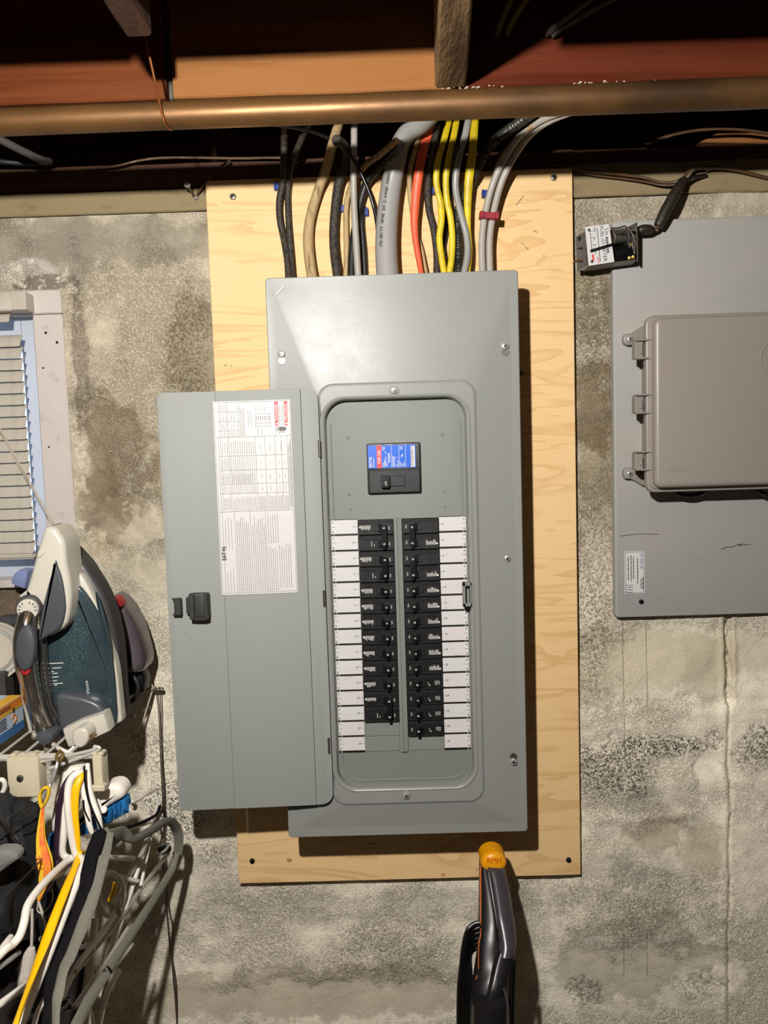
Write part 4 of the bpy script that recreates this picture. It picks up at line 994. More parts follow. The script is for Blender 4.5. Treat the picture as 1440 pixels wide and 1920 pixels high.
# ------------------------------------------------------------------ grey board on the right with the telecom enclosure
bx0, bx1, bz0, bz1 = at(1151, 780, -.02).x, .74, at(1160, 1158, -.02).z, at(1150, 414, -.02).z
def gboard():
    bm = NB(); slab(bm, rrect(bx0, bx1, bz0, bz1, .006, 3), -.02, -.0036, .002, 2)
    o = tag(obj('grey_mounting_board', bm, M['board']), 'light grey painted board on the right of the wall carrying the plastic enclosure', 'board')
    screw(o, at(1202, 1128, -.02), .0042, M['blacksc'], slot=False)
    # rating sticker
    a = at(1171, 1034, -.0205); b = at(1210, 1112, -.0205); x0, x1, z0, z1 = a.x, b.x-.001, b.z, a.z
    W, H = x1-x0, z1-z0
    bm = NB(); box(bm, x0, x1, -.0206, -.0199, z0, z1); st = obj('maker_sticker', bm, M['paper'], o)
    bm = NB(); O = V((x0, -.0209, z1)); t = .0006
    for q in ((.05,.02,.95,.02), (.05,.98,.95,.98), (.05,.02,.05,.98), (.95,.02,.95,.98), (.06,.80,.38,.80), (.06,.97,.38,.97), (.38,.80,.38,.97), (.10,.81,.10,.96)):
        quad(bm, O, X, -Z, min(q[0], q[2])*W-t/2, q[1]*H-t/2 if q[1] == q[3] else q[1]*H, max(q[0], q[2])*W+t/2, q[3]*H+t/2 if q[1] == q[3] else q[3]*H)
    text(bm, 'U-TECK', O+X*(.78*W)-Z*(.05*H), -Z, X, .0046, 1, width=H*.38)
    for a_, b_, c_ in ((.62,.18,.78), (.42,.14,.66), (.30,.10,.72), (.16,.14,.68), (.80,.66,.90), (.89,.62,.93)):
        p = b_
        while p < c_:
            l = random.uniform(.03, .09); quad(bm, O, X, -Z, a_*W, p*H, (a_+.045)*W, min(p+l, c_)*H); p += l+.012
    quad(bm, O, X, -Z, .18*W, .84*H, .32*W, .86*H); quad(bm, O, X, -Z, .18*W, .90*H, .32*W, .92*H)
    obj('lettering', bm, [M['ink'], M['inkblue']], st, fin=False)
    bm = NB()
    for pts in ([(1352,1030),(1362,1026),(1372,1025)], [(1372,1026),(1382,1022),(1388,1020),(1386,1024),(1392,1018)], [(1388,1022),(1400,1021),(1408,1020)], [(1162,1005),(1200,1001),(1235,1002)]):
        tube(bm, [at(x, y, -.0203) for x, y in pts], .0006, n=4)
    obj('scuff_mark', bm, M['dsteel'], o)
gboard()
def enclosure():
    x0, z0, z1 = at(1208, 760, -.07).x, at(1230, 923, -.075).z, at(1230, 592, -.075).z; x1 = .70
    t = thing('telecom_enclosure', 'warm grey plastic wall enclosure with latched lid on the grey board', 'enclosure', V(((x0+x1)/2, -.02, z0)))
    bm = NB(); slab(bm, rrect(x0+.012, x1-.012, z0+.012, z1-.01, .012, 5), -.072, -.0205, .002)
    obj('base', bm, M['encl2'], t)
    bm = NB(); slab(bm, rrect(x0, x1, z0, z1, .014, 6), -.080, -.068, .003, 2); obj('rim', bm, M['encl2'], t)
    bm = NB(); slab(bm, rrect(x0+.004, x1-.004, z0+.006, z1-.003, .012, 6), -.0825, -.079, .001, 1); slab(bm, rrect(x0+.008, x1-.004, z0+.008, z1-.006, .012, 6), -.098, -.078, .007, 4); 
    lid = obj('lid', bm, M['encl'], t, sharp=40)
    bm = NB(); c = at(1485, 674, -.098); tube(bm, [V((c.x+.050*math.cos(a), -.0984, c.z+.040*math.sin(a)*1.0)) for a in [math.radians(q) for q in range(130, 231, 8)]], .0012, n=5); obj('embossed_ring', bm, M['encl'], lid)
    bm = NB(); p = at(1252, 885, -.0983); text(bm, 'Leviton', p, X, Z, .0085)
    r = bmesh.ops.extrude_face_region(bm, geom=bm.faces[:]); bmesh.ops.translate(bm, verts=[v for v in r['geom'] if isinstance(v, bmesh.types.BMVert)], vec=(0, -.0005, 0)); obj('embossed_lettering', bm, M['encl'], lid, sharp=30)
    for py in (656, 758, 864):
        c = at(1200, py, -.072); bm = NB(); h = .0145
        box(bm, c.x-.010, c.x+.004, -.078, -.060, c.z-h, c.z+h, .0015)
        box(bm, c.x-.0025, c.x+.0015, -.0805, -.077, c.z-h*.55, c.z+h*.45, .001)
        for s in (-1, 1): box(bm, c.x-.010, c.x+.022, -.084, -.070, c.z+s*h-.0013, c.z+s*h+.0013, .0006)
        obj('latch', bm, M['encl2'], t)
    for py, s in ((636, 1), (888, -1)):
        c = at(1180, py, -.03); bm = NB()
        slab(bm, smooth2([(c.x-.010, c.z), (c.x-.007, c.z+.0085), (c.x+.004, c.z+.010), (x0+.014, c.z+.010+s*.012), (x0+.014, c.z-.010+s*.012), (c.x+.004, c.z-.0095), (c.x-.007, c.z-.0085)], 3), -.032, -.0205, .0015, 2)
        o = obj('mounting_tab', bm, M['encl2'], t); screw(o, c+V((0,-.0025,0)), .0048, M['steel'])
        bm = NB(); box(bm, c.x+.010, x0+.014, -.055, -.030, c.z-s*.006-.0012, c.z-s*.006+.0012, .0005); obj('gusset', bm, M['encl2'], t)
    for a, b, c in ((1262, 1330, .5), (1418, 1520, .9)):
        p, q = at(a, 925, -.05), at(b, 925, -.05); m = (p+q)/2
        bm = NB(); tube(bm, [V((p.x, -.045, z0+.016)), V((p.x+.008, -.047, z0-.006*c*1.2)), V((m.x, -.048, z0-.0185*c)), V((q.x-.008, -.047, z0-.006*c)), V((q.x, -.045, z0+.016))], .004, n=10)
        tag(obj('cable_loop', bm, M['blackg'], t), 'black cable loop below the box')
enclosure()

# ------------------------------------------------------------------ oil tank gauge
def gauge():
    G = -.055
    t = thing('fuel_gauge', 'small open fuel gauge with printed dial plate, between the plywood and the grey board', 'gauge', at(1140, 495, -.004))
    q = lambda px, py, y=G: at(px, py, y)
    def plate(name, pts, yf, yb, mat, bev=.0003, par=t): 
        bm = NB(); slab(bm, pxs(pts, yf), yf, yb, bev); return obj(name, bm, mat, par)
    plate('back_bracket', [(1080,444),(1094,436),(1098,434),(1101,506),(1083,508)], -.030, -.028, M['dsteel'])
    plate('back_plate', [(1088,440),(1190,424),(1196,494),(1094,506)], -.026, -.024, M['dsteel'])
    for pts in ([(1083,446),(1088,442),(1089,447),(1086,454)], [(1080,466),(1092,463),(1092,468)]):
        plate('slot', pts, -.0303, -.0285, M['blackg'])
    bm = NB(); cyl(bm, q(1076,490,-.033), q(1092,488,-.033), .002, n=8); obj('side_pin', bm, M['brownwire'], t)
    bm = NB(); a, b = q(1100,500,-.028), q(1190,489,-.028); slab(bm, pxs([(1100,497),(1192,486),(1192,490),(1100,502)], G+.004), G+.004, -.024, .0003); obj('bottom_flange', bm, M['dsteel'], t)
    # end bracket on the right, folded towards the room
    bm = NB(); a = q(1194,417,-.062); b = q(1196,490,-.062); bxm = NB()
    loft(bm, [[bm.verts.new(p) for p in (q(1193,417,-.066), q(1194,490,-.060), q(1194,492,-.026), q(1192,425,-.026))], [bm.verts.new(p+V((.002,0,0))) for p in (q(1193,417,-.066), q(1194,490,-.060), q(1194,492,-.026), q(1192,425,-.026))]])
    loft(bm, [[bm.verts.new(p) for p in (q(1176,426), q(1193,417,-.066), q(1193,425,-.066), q(1180,431))], [bm.verts.new(p+V((0,.0015,0))) for p in (q(1176,426), q(1193,417,-.066), q(1193,425,-.066), q(1180,431))]])
    obj('end_bracket', bm, M['dsteel'], t)
    # works
    bm = NB(); c0, c1 = q(1150,478,-.045), q(1184,474,-.045); cyl(bm, c0, c1, .0125, n=20, bev=.001); obj('coil', bm, M['blackg'], t)
    bm = NB(); cyl(bm, q(1148,448,-.043), q(1178,446,-.043), .0085, n=16, bev=.001); obj('coil', bm, M['dsteel'], t)
    for i, pts in enumerate(([(1146,428),(1160,427),(1172,424),(1176,430)], [(1147,432),(1158,436),(1168,437),(1178,434)], [(1147,429),(1156,434),(1166,436),(1176,440),(1182,448)], [(1150,436),(1154,444),(1152,456)], [(1176,430),(1180,442),(1178,456),(1183,470)], [(1181,432),(1188,444),(1186,460),(1190,476)])):
        bm = NB(); tube(bm, [q(x, y, -.054-.001*(i % 3)) for x, y in pts], .0011, n=6); obj('lead', bm, M['brownwire' if i % 2 else 'black'], t)
    bm = NB(); slab(bm, pxs([(1180,455),(1185,456),(1187,482),(1182,482)], -.054), -.054, -.052); obj('brass_arm', bm, M['brass'], t)
    for px, py in ((1180, 484), (1187, 482), (1181, 428)): bm = NB(); cyl(bm, q(px, py, -.05), q(px, py, -.056), .003, n=12, bev=.0006); obj('terminal', bm, M['brass'], t)
    # dial plate
    A, B, C_, D_ = (1097,425.5), (1142,420), (1152,491), (1104,498.5)
    dp = plate('dial_plate', [A, B, C_, D_], G-.001, G+.0005, M['paper'], 0)
    a, b, c = q(*A, G-.0016), q(*B, G-.0016), q(*D_, G-.0016)
    u = (c-a).normalized(); v = (b-a).normalized(); H = (c-a).length; W = (b-a).length     # u: reading direction (down), v: letters' up (right)
    bm = NB()
    text(bm, 'FUEL-O-METER', a+u*(.02*H)+v*(.60*W), (u+v*.03).normalized(), v, .0056, 0, width=H*.92)
    text(bm, 'Un', a+u*(.10*H)+v*(.80*W), u, v, .0062, 0); 
    p = .32
    while p < .72: quad(bm, a, u, v, p*H, .80*W, (p+.04)*H, .90*W, 2); p += .06
    text(bm, 'FULL', a+u*(.04*H)+v*(.34*W), u, v, .0038, 0, width=H*.13)
    for i, s in enumerate(('3/4', '1/2', '1/4')): text(bm, s, a+u*((.27+.18*i)*H)+v*(.30*W), u, v, .0030, 0)
    text(bm, 'EMPTY', a+u*(.80*H)+v*(.36*W), u, v, .0036, 1, width=H*.17)
    p = .08
    while p < .9: quad(bm, a, u, v, p*H, .47*W, (p+.03)*H, .51*W, 0); p += .045
    quad(bm, a, u, v, .10*H, .175*W, .66*H, .195*W, 0)
    for k in range(7): quad(bm, a, u, v, (.12+.088*k)*H, .19*W, (.128+.088*k)*H, (.27 if k % 2 else .33)*W, 0)
    quad(bm, a, u, v, .72*H, .17*W, .90*H, .25*W, 1)
    obj('lettering', bm, [M['ink'], M['inkred'], M['ink']], dp, fin=False)
    for px, py in ((1103.5, 431.5), (1109, 490.5)): screw(dp, q(px, py, G-.001), .0022, M['dsteel'])
    bm = NB(); tube(bm, [q(1107,472,G-.004), q(1130,465,G-.004), q(1150,459,G-.004), q(1170,455,-.052)], .0011, n=6, smooth=False); tube(bm, [q(1107,469,G-.003), q(1150,456,G-.003)], .0007, n=5, smooth=False); obj('pointer', bm, M['blackg'], t)
    bm = NB(); tube(bm, [q(1196,432,-.045), q(1202,431,-.045), q(1210,430,-.045), q(1219,430,-.044), q(1225,431,-.044)], [.0055,.0075,.0078,.0072,.0045], n=12); tag(obj('connector', bm, M['tape'], t), 'black rubber connector')
    bm = NB()                                        # stand-off block behind, fixed to the wall
    a, b = q(1092,500,-.024), q(1185,432,-.024); box(bm, a.x+.004, at(1140,500,0).x, -.024, -.001, a.z+.006, b.z-.004, .001); obj('mounting_block', bm, M['dsteel'], t)
gauge()
# ------------------------------------------------------------------ wire shelf at the left with things on it
SZ = 1.098; SF = -.315; SXR = -.452
def shelf():
    t = thing('wire_shelf', 'white vinyl coated wire shelf fixed to the wall under the basement window', 'shelf', V((-.8, -.16, SZ)))
    def rod(name, pts, r=.0022, n=8, smooth=False, mat='rod', par=t): bm = NB(); tube(bm, pts, r, n=n, smooth=smooth); return obj(name, bm, M[mat], par)
    rod('back_rail', [V((-1.25, -.020, SZ-.003)), V((at(306,1283,-.02).x, -.020, SZ-.003))], .0034, mat='dsteel')
    rod('front_rail', [V((-1.25, SF, SZ-.003)), V((at(190,1421,SF).x, SF, SZ-.003))], .0048)
    rod('middle_rail', [V((-1.25, -.165, SZ-.004)), V((SXR+.004, -.165, SZ-.004))], .003)
    b = NB(); tube(b, [V((0, -.022, 0)), V((0, SF, 0))], .0021, n=8, smooth=False); finish(b); me = bpy.data.meshes.new('wire'); b.to_mesh(me); b.free(); me.materials.append(M['rod'])
    for i in range(26): obj('cross_wire', me, None, t, loc=V((SXR-.0325*i+.8, .16, .0015)))
    # cream clip brackets on the front rail
    def bracket(px0, py0, px1, py1, screwpx=None):
        y = SF-.010; a, b_ = at(px0, py0, y), at(px1, py1, y)
        bm = NB(); slab(bm, rrect(a.x, b_.x, b_.z, a.z, .002, 2), y, SF+.012, .0015, 2)
        zr = SZ-.003; w_ = (b_.x-a.x)
        for s in (.18, .82): box(bm, a.x+w_*s-.004, a.x+w_*s+.004, SF-.008, SF+.006, a.z-.001, max(zr+.006, a.z+.004), .0012)
        for s in (.22, .78): box(bm, a.x+w_*s-.003, a.x+w_*s+.003, SF-.004, SF+.006, b_.z-.003, b_.z+.001, .0008)
        o = obj('rail_clip', bm, M['cream'], t)
        if screwpx: screw(o, at(*screwpx, y), .0048, M['dsteel'])
    bracket(11, 1421, 76, 1494, (38, 1459)); bracket(172, 1418, 194, 1484)
    bm = NB(); a, b_ = at(170, 1474, SF-.02), at(196, 1485, SF-.02); box(bm, a.x, b_.x, SF-.02, SF-.008, b_.z, a.z, .0015); obj('clip_foot', bm, M['cream'], t)
    bm = NB(); tube(bm, [V((SXR-.03, SF, SZ-.02)), at(182, 1408, SF-.005), at(176, 1400, SF-.005), at(168, 1408, SF-.005), V((SXR-.055, SF, SZ-.012))], .0025, n=8); obj('end_loop', bm, M['rod'], t)
    # sloping support strut and the short white peg that shows through
    bm = NB(); tube(bm, [at(238,1345,-.10), at(253,1343,-.10)], .0036, n=10, smooth=False); obj('peg', bm, M['rod'], t)
shelf()
# strings hanging from the end of the back rail
for i, (pts, l) in enumerate(([[(287,1289,-.022),(280,1312,-.030),(272,1340,-.030),(264,1372,-.028),(262,1396,-.026)], 'short string hanging left of the back rail end of the shelf'],
        [[(291,1286,-.028),(296,1320,-.020),(299,1360,-.016),(301,1420,-.014),(305,1500,-.014),(310,1600,-.014),(316,1700,-.014),(324,1740,-.014),(322,1800,-.014),(328,1870,-.014),(334,1960,-.014)], 'dark string hanging from the shelf rail down the wall, left of the open panel door'],
        [[(299,1288,-.024),(302,1330,-.018),(303,1400,-.012),(309,1500,-.012),(306,1600,-.012),(312,1700,-.012),(318,1770,-.012),(330,1850,-.012),(331,1960,-.012)], 'second dark string hanging beside the first, crossing it near the bottom'])):
    bm = NB(); tube(bm, [at(*p) for p in pts], .0010 if i else .0016, n=6); tag(obj('string', bm, M['string2' if i == 0 else 'string']), l, 'string')
bm = NB(); tube(bm, [at(287,1289,-.024), at(277,1270,-.03), at(266,1248,-.05), at(262,1232,-.07)], .0016, n=6); tube(bm, [at(287,1291,-.026), at(262,1304,-.06), at(240,1325,-.10)], .0016, n=6)
tag(obj('twine', bm, M['string2']), 'pale twine tied from the shelf rail end up to the dark appliance', 'string')

def lslab(name, px, yf, yb, mat, par, bev=.003, steps=3, sm=2, sharp=40):
    bm = NB(); P = pxs(px, yf)
    if sm: P = smooth2(P, sm)
    slab(bm, P, yf, yb, bev, steps); return obj(name, bm, M[mat], par, sharp=sharp)

# ------------------------------------------------------------------ steam iron standing on its heel
def iron():
    B = at(150, 1380, -.2)
    t = thing('steam_iron', 'white and teal steam iron standing upright on the wire shelf', 'iron', V((B.x, -.2, SZ)))
    out = [(91,987),(98,987),(108,995),(122,1018),(144,1042),(160,1060),(168,1073),(180,1092),(192,1114),(202,1140),(211,1171),(216,1196),(220,1223),(223,1271),(226,1319),(228,1354),(205,1366),(160,1380),(120,1380),(95,1320),(80,1250),(72,1180),(70,1120),(74,1060),(84,1010)]
    lslab('soleplate', [(x+2, y+1) for x, y in out], -.168, -.158, 'dsteel', t, .002)
    lslab('skirt', out, -.205, -.166, 'idk', t, .010, 4)
    lslab('white_band', [(125,1056),(138,1068),(153,1080),(168,1106),(182,1137),(196,1174),(206,1211),(214,1238),(219,1262),(223,1300),(227,1340),(228,1353),(214,1360),(180,1372),(120,1374),(95,1320),(84,1250),(90,1180),(100,1100),(110,1060)], -.219, -.200, 'iw', t, .004, 3)
    lslab('water_tank', [(130,1088),(138,1092),(152,1104),(168,1126),(181,1150),(192,1176),(203,1210),(210,1247),(214,1280),(217,1320),(218,1352),(204,1367),(160,1375),(118,1366),(105,1343),(96,1318),(84,1270),(76,1230),(74,1200),(82,1186),(96,1178),(112,1172),(122,1160),(128,1140),(130,1110)], -.2265, -.217, 'tank', t, .004, 4)
    # drops on the inside of the tank
    random.seed(11); bm = NB()
    for k in range(900):
        x = random.gauss(142, 17); y = random.gauss(1200, 42)
        if not (92 < x < 186 and 1142 < y < 1296) or y < 1140+abs(x-145)*1.2 or (x > 150+(y-1142)*.13+14): continue
        c = at(x, y, -.2268); r = random.uniform(.0003, .00075)
        bm.faces.new([bm.verts.new(c+V((math.cos(a)*r, -.0001, math.sin(a)*r))) for a in (0, 1.26, 2.5, 3.8, 5.0)])
    tag(obj('condensation', bm, M['frost'], t, fin=False), kind='stuff')
    lslab('tank_band', [(178,1110),(184,1120),(198,1165),(207,1210),(211,1250),(214,1300),(216,1350),(208,1362),(203,1362),(203,1300),(199,1240),(192,1190),(182,1140)], -.2285, -.224, 'tank', t, .0015, 2)
    lslab('heel', [(104,1305),(130,1304),(160,1310),(186,1322),(196,1340),(203,1366),(180,1380),(130,1392),(116,1380),(108,1350)], -.244, -.20, 'ig', t, .006, 3)
    lslab('heel_plate', [(117,1368),(150,1352),(194,1338),(199,1352),(204,1372),(170,1388),(128,1402),(122,1388)], -.262, -.236, 'iw', t, .003, 2, sm=0)
    # nose with the spray head
    lslab('nose', [(81,992),(91,988),(103,991),(112,1003),(120,1019),(123,1056),(130,1090),(132,1120),(130,1142),(125,1168),(113,1182),(100,1190),(88,1194),(80,1180),(76,1160),(78,1140),(72,1136),(60,1128),(48,1122),(40,1128),(42,1114),(48,1104),(57,1074),(65,1044),(74,1014)], -.256, -.20, 'iw', t, .008, 5)
    lslab('side_inlay', [(103,1050),(108,1064),(114,1080),(119,1104),(122,1132),(121,1150),(117,1168),(110,1180),(98,1188),(84,1196),(73,1202),(72,1180),(76,1150),(82,1124),(90,1094),(97,1070)], -.2595, -.22, 'ig', t, .004, 3)
    lslab('shaft_highlight', [(70,1036),(76,1030),(84,1032),(80,1042),(71,1046)], -.2575, -.250, 'iw', t, .001, 1)
    bm = NB(); c = at(54, 1140, -.262); d = V((.2, -.9, -.12)).normalized()
    cyl(bm, c-d*.006, c+d*.004, .0185, .0175, 28, bev=.0015); obj('dial_collar', bm, M['idk'], t)
    bm = NB(); cyl(bm, c+d*.003, c+d*.0085, .0150, .0145, 28, bev=.001)
    dl = obj('steam_dial', bm, M['iw'], t); bm = NB(); e = c+d*.0088; a1 = d.orthogonal().normalized(); a2 = d.cross(a1)
    for k in range(14):
        if k in (4, 9): continue
        q = k*2*PI/14; p = e+(a1*math.cos(q)+a2*math.sin(q))*.0112; r_ = (a1*math.cos(q)+a2*math.sin(q)); tt = d.cross(r_)
        quad(bm, p, tt, r_, -.0007, -.0018, .0007, .0018)
    obj('lettering', bm, M['ink'], dl, fin=False)
    # handle
    bm = NB(); tube(bm, [at(54,1146,-.258), at(50,1170,-.266), at(47,1200,-.270), at(48,1235,-.270), at(54,1270,-.266), at(62,1305,-.260), at(73,1340,-.254), at(88,1372,-.246), at(100,1388,-.240)], [.0125,.0145,.0165,.0165,.0140,.0135,.0135,.0140,.0150], n=18); obj('handle', bm, M['ich'], t)
    for i, (dx, m) in enumerate(((16, 'idk'), (21, 'ich'), (26, 'idk'), (31, 'ich'))):
        bm = NB(); tube(bm, [at(60+dx*.75,1180,-.246+.004*i), at(56+dx*.9,1230,-.246+.004*i), at(60+dx,1285,-.244+.004*i), at(68+dx,1325,-.241+.004*i), at(80+dx*1.1,1352,-.238+.004*i), at(95+dx*1.0,1378,-.234+.004*i)], .0044, n=10); obj('grip_rib', bm, M[m], t)
    bm = NB(); tube(bm, [at(40,1160,-.262), at(32,1185,-.262), at(29,1215,-.262), at(34,1250,-.262), at(42,1295,-.258), at(50,1335,-.252), at(58,1372,-.246)], .0026, n=8); obj('handle_edge', bm, M['rod'], t)
    bm = NB(); e0, e1 = at(50, 1172, -.2835), at(46, 1258, -.2865); m_ = (e0+e1)/2; L_ = (e1-e0)
    ax = L_.normalized(); bx = Y.cross(ax).normalized(); rings = []
    for q, yy in ((1, .006), (1, .0), (.92, -.0025), (.7, -.0042), (.3, -.0050)):
        rings.append([bm.verts.new(m_+ax*math.sin(k*2*PI/24)*L_.length/2*q+bx*math.cos(k*2*PI/24)*.0138*q+V((0, yy, 0))) for k in range(24)])
    loft(bm, rings); obj('steam_button', bm, M['ig'], t)
    bm = NB(); tube(bm, [at(40,1252,-.276), at(44,1261,-.284), at(50,1262,-.285), at(55,1254,-.281)], .0028, n=8); obj('light_ring', bm, M['redp'], t)
    lslab('rear_cap', [(68,1376),(92,1374),(98,1384),(92,1396),(74,1398),(66,1388)], -.272, -.24, 'ig', t, .004, 2)
    # writing
    bm = NB(); y = -.2269
    u = (at(162.5, 1300, y)-at(165, 1340, y)); k = u.length; u.normalize(); v = Y.cross(u); v = -v if v.x > 0 else v
    p = at(167, 1301, y); q = at(165, 1276, y)
    p = at(168.5, 1302, y); text(bm, 'Vitessa', p, (at(164, 1276, y)-p).normalized(), V((-1,0,-.1)).normalized(), .0050, width=(at(164,1276,y)-p).length)
    for (x0, y0, x1) in ((93,1244,119),(98,1253,115),(96,1260,101),(99,1263,108),(98,1270,110),(99,1277,107),(100,1282,118),(102,1285,107)):
        a, b = at(x0, y0, y-.001), at(x1, y0-1, y-.001); quad(bm, a, (b-a).normalized(), Z, 0, -.0006, (b-a).length, .0006)
    for py in (1252, 1262, 1275, 1288, 1300, 1318, 1335, 1345):
        c = at(203.5+ (py-1252)*.05, py, -.2288); quad(bm, c, X, Z, -.0012, -.003, .0010, .002, 1)
    obj('lettering', bm, [M['silk'], M['ink']], t, fin=False)
iron()
# the iron's plug with its clear wrap, lying in front of the heel
def plug():
    t = thing('power_plug', 'ivory power plug held in front of the white heel plate of the iron', 'plug', at(160, 1385, -.28))
    bm = NB(); slab(bm, smooth2(pxs([(134,1374),(150,1366),(162,1370),(166,1384),(160,1398),(148,1404),(136,1396)], -.292), 2), -.292, -.264, .004, 3); obj('plug_body', bm, M['iw'], t, sharp=50)
    for dx in (0, 6): bm = NB(); obox(bm, at(166+dx, 1380+dx*.4, -.286), X+Z*.5, Y, Z-X*.5, .016, .006, .0018); obj('prong', bm, M['brass'], t)
    bm = NB(); tube(bm, [at(140,1400,-.285), at(128,1410,-.29), at(112,1404,-.29), at(100,1396,-.28)], .0032, n=8); obj('lead', bm, M['iw'], t)
plug()

def second_appliance():
    t = thing('dark_appliance', 'plum grey domed appliance standing behind the steam iron', 'appliance', V((at(245,1250,-.1).x, -.09, SZ)))
    lslab('shell', [(198,1126),(205,1122),(218,1130),(232,1146),(244,1168),(254,1194),(261,1220),(266,1244),(262,1263),(244,1268),(222,1266),(205,1260),(195,1200),(193,1150)], -.115, -.050, 'iron2', t, .020, 6)
    lslab('rim', [(214,1124),(230,1136),(246,1160),(257,1188),(265,1218),(269,1240),(266,1246),(255,1200),(240,1166),(224,1140)], -.088, -.060, 'idk', t, .003, 2)
    lslab('trigger', [(206,1123),(214,1122),(222,1130),(225,1139),(218,1137),(210,1130)], -.122, -.09, 'redp', t, .002, 2)
    bm = NB(); c = at(238, 1290, -.10); tube(bm, [c+V((math.cos(a)*.019, 0, math.sin(a)*.024)) for a in [k*PI/8 for k in range(17)]], .0042, n=8); obj('cord_loop', bm, M['black'], t)
    lslab('base', [(216,1262),(264,1262),(268,1292),(262,1302),(216,1302)], -.085, -.05, 'blackg', t, .004, 2)
second_appliance()

# ------------------------------------------------------------------ box, tin and container at the far left of the shelf
def carton():
    A, B, Cc, D = at(-60, 1290, -.13), at(39, 1285, -.13), at(44, 1300, -.22), at(-30, 1352, -.33)
    t = thing('food_carton', 'orange and pale blue printed carton lying on the shelf left of the iron', 'box', V(((A.x+D.x)/2, -.2, SZ)))
    zt = (B.z+Cc.z)/2
    top = [V((p.x, p.y, zt)) for p in (A, B, at(42, 1301, -.22), D)]
    P = at(41, 1300, -.215); Q = at(-40, 1358, -.33)
    d1 = V((Q.x-P.x, Q.y-P.y, 0)); nn = V((-d1.y, d1.x, 0)).normalized()
    if nn.y < 0: nn = -nn
    z1 = (P.z+Q.z)/2; z0 = SZ+.004; dep = .07
    c = [V((P.x, P.y, 0)), V((Q.x, Q.y, 0)), V((Q.x, Q.y, 0))+nn*dep, V((P.x, P.y, 0))+nn*dep]
    bm = NB(); loft(bm, [[bm.verts.new(q+Z*z0) for q in c], [bm.verts.new(q+Z*z1) for q in c]]); obj('carton_body', bm, M['boxw'], t)
    ex = (c[1]-c[0]); L_ = ex.length; ex.normalize(); H = z1-z0; O = c[0]+Z*z0-nn*.0006
    bm = NB(); quad(bm, O, ex, Z, 0, .0, L_, H*.26, 1); quad(bm, O, ex, Z, 0, H*.80, L_, H, 0); quad(bm, O, ex, Z, 0, H*.70, L_, H*.80, 2)
    for i in range(5): quad(bm, O-nn*.0003, ex, Z, L_*.42, H*(.34+.07*i), L_*random.uniform(.85, .97), H*(.365+.07*i), 3)
    for i in range(3): quad(bm, O-nn*.0003, ex, Z, L_*.30, H*(.83+.045*i), L_*.9, H*(.85+.045*i), 3)
    c3 = O-nn*.0003+ex*(L_*.24)+Z*(H*.48); tube(bm, [c3+ex*(.006*math.cos(a))+Z*(.006*math.sin(a)) for a in (.3, 1.5, 2.6, 3.8, 4.9)], .0008, n=4); 
    quad(bm, O-nn*.0003, ex, Z, L_*.21, H*.66, L_*.26, H*.80, 3); quad(bm, O-nn*.0003, ex, Z, L_*.22, H*.27, L_*.28, H*.31, 3)
    for f in bm.faces:
        if len(f.verts) != 4: pass
    obj('print', bm, [M['boxo'], M['boxb'], M['boxy'], M['ink']], t, fin=False)
    bm = NB(); zz = z1+.0006; O2 = V((c[0].x, c[0].y, zz)); quad(bm, O2, ex, nn, 0, 0, L_, dep*.28, 2); quad(bm, O2, ex, nn, 0, dep*.62, L_, dep, 0); quad(bm, O2, ex, nn, 0, dep*.34, L_, dep*.5, 1)
    obj('top_print', bm, [M['boxo'], M['boxw'], M['boxy'], M['ink']], t, fin=False)
carton()
def tin():
    c = at(-14, 1222, -.20)
    t = thing('round_tin', 'round cream lid rim standing on edge at the far left of the shelf', 'tin', V((c.x, c.y, SZ)))
    d = V((.55, -.8, .1)).normalized()
    bm = NB(); cyl(bm, c-d*.03, c+d*.004, .044, .044, 40, bev=.002); obj('tin_body', bm, M['grey'], t)
    for r in (.043, .036):
        bm = NB(); a1 = d.orthogonal().normalized(); a2 = d.cross(a1); tube(bm, [c+d*.004+(a1*math.cos(a)+a2*math.sin(a))*r for a in [k*PI/16 for k in range(33)]], .0022, n=6, smooth=False); obj('rim_ring', bm, M['lid'], t)
    bm = NB(); cyl(bm, c, c+d*.0055, .030, .028, 32); obj('lid_centre', bm, M['lid'], t)
    bm = NB(); box(bm, c.x-.02, c.x+.02, c.y-.01, c.y+.02, SZ+.003, c.z-.03, .002); obj('tin_stand', bm, M['vent'], t)
tin()
def container():
    a, b = at(4, 1166, -.12), at(30, 1290, -.12)
    t = thing('dark_container', 'dark grey ribbed plastic container behind the iron handle', 'container', V(((a.x+b.x)/2, -.10, SZ)))
    bm = NB(); slab(bm, rrect(a.x-.03, b.x+.006, SZ+.003, a.z, .006, 4), -.135, -.06, .006, 3); obj('container_body', bm, M['vent'], t)
    for i in range(9): bm = NB(); z = SZ+.014+i*.0095; box(bm, a.x-.028, b.x+.004, -.1375, -.133, z, z+.003, .001); obj('rib', bm, M['vent'], t)
container()
bm = NB(); P = pxs([(19,1091),(24,1078),(34,1069),(52,1071),(50,1086),(45,1105),(30,1100),(22,1096)], -.05); slab(bm, P, -.05, -.018, .004, 2)
tag(obj('blue_scoop', bm, M['bluep']), 'pale blue translucent plastic scoop leaning under the window sill', 'scoop')
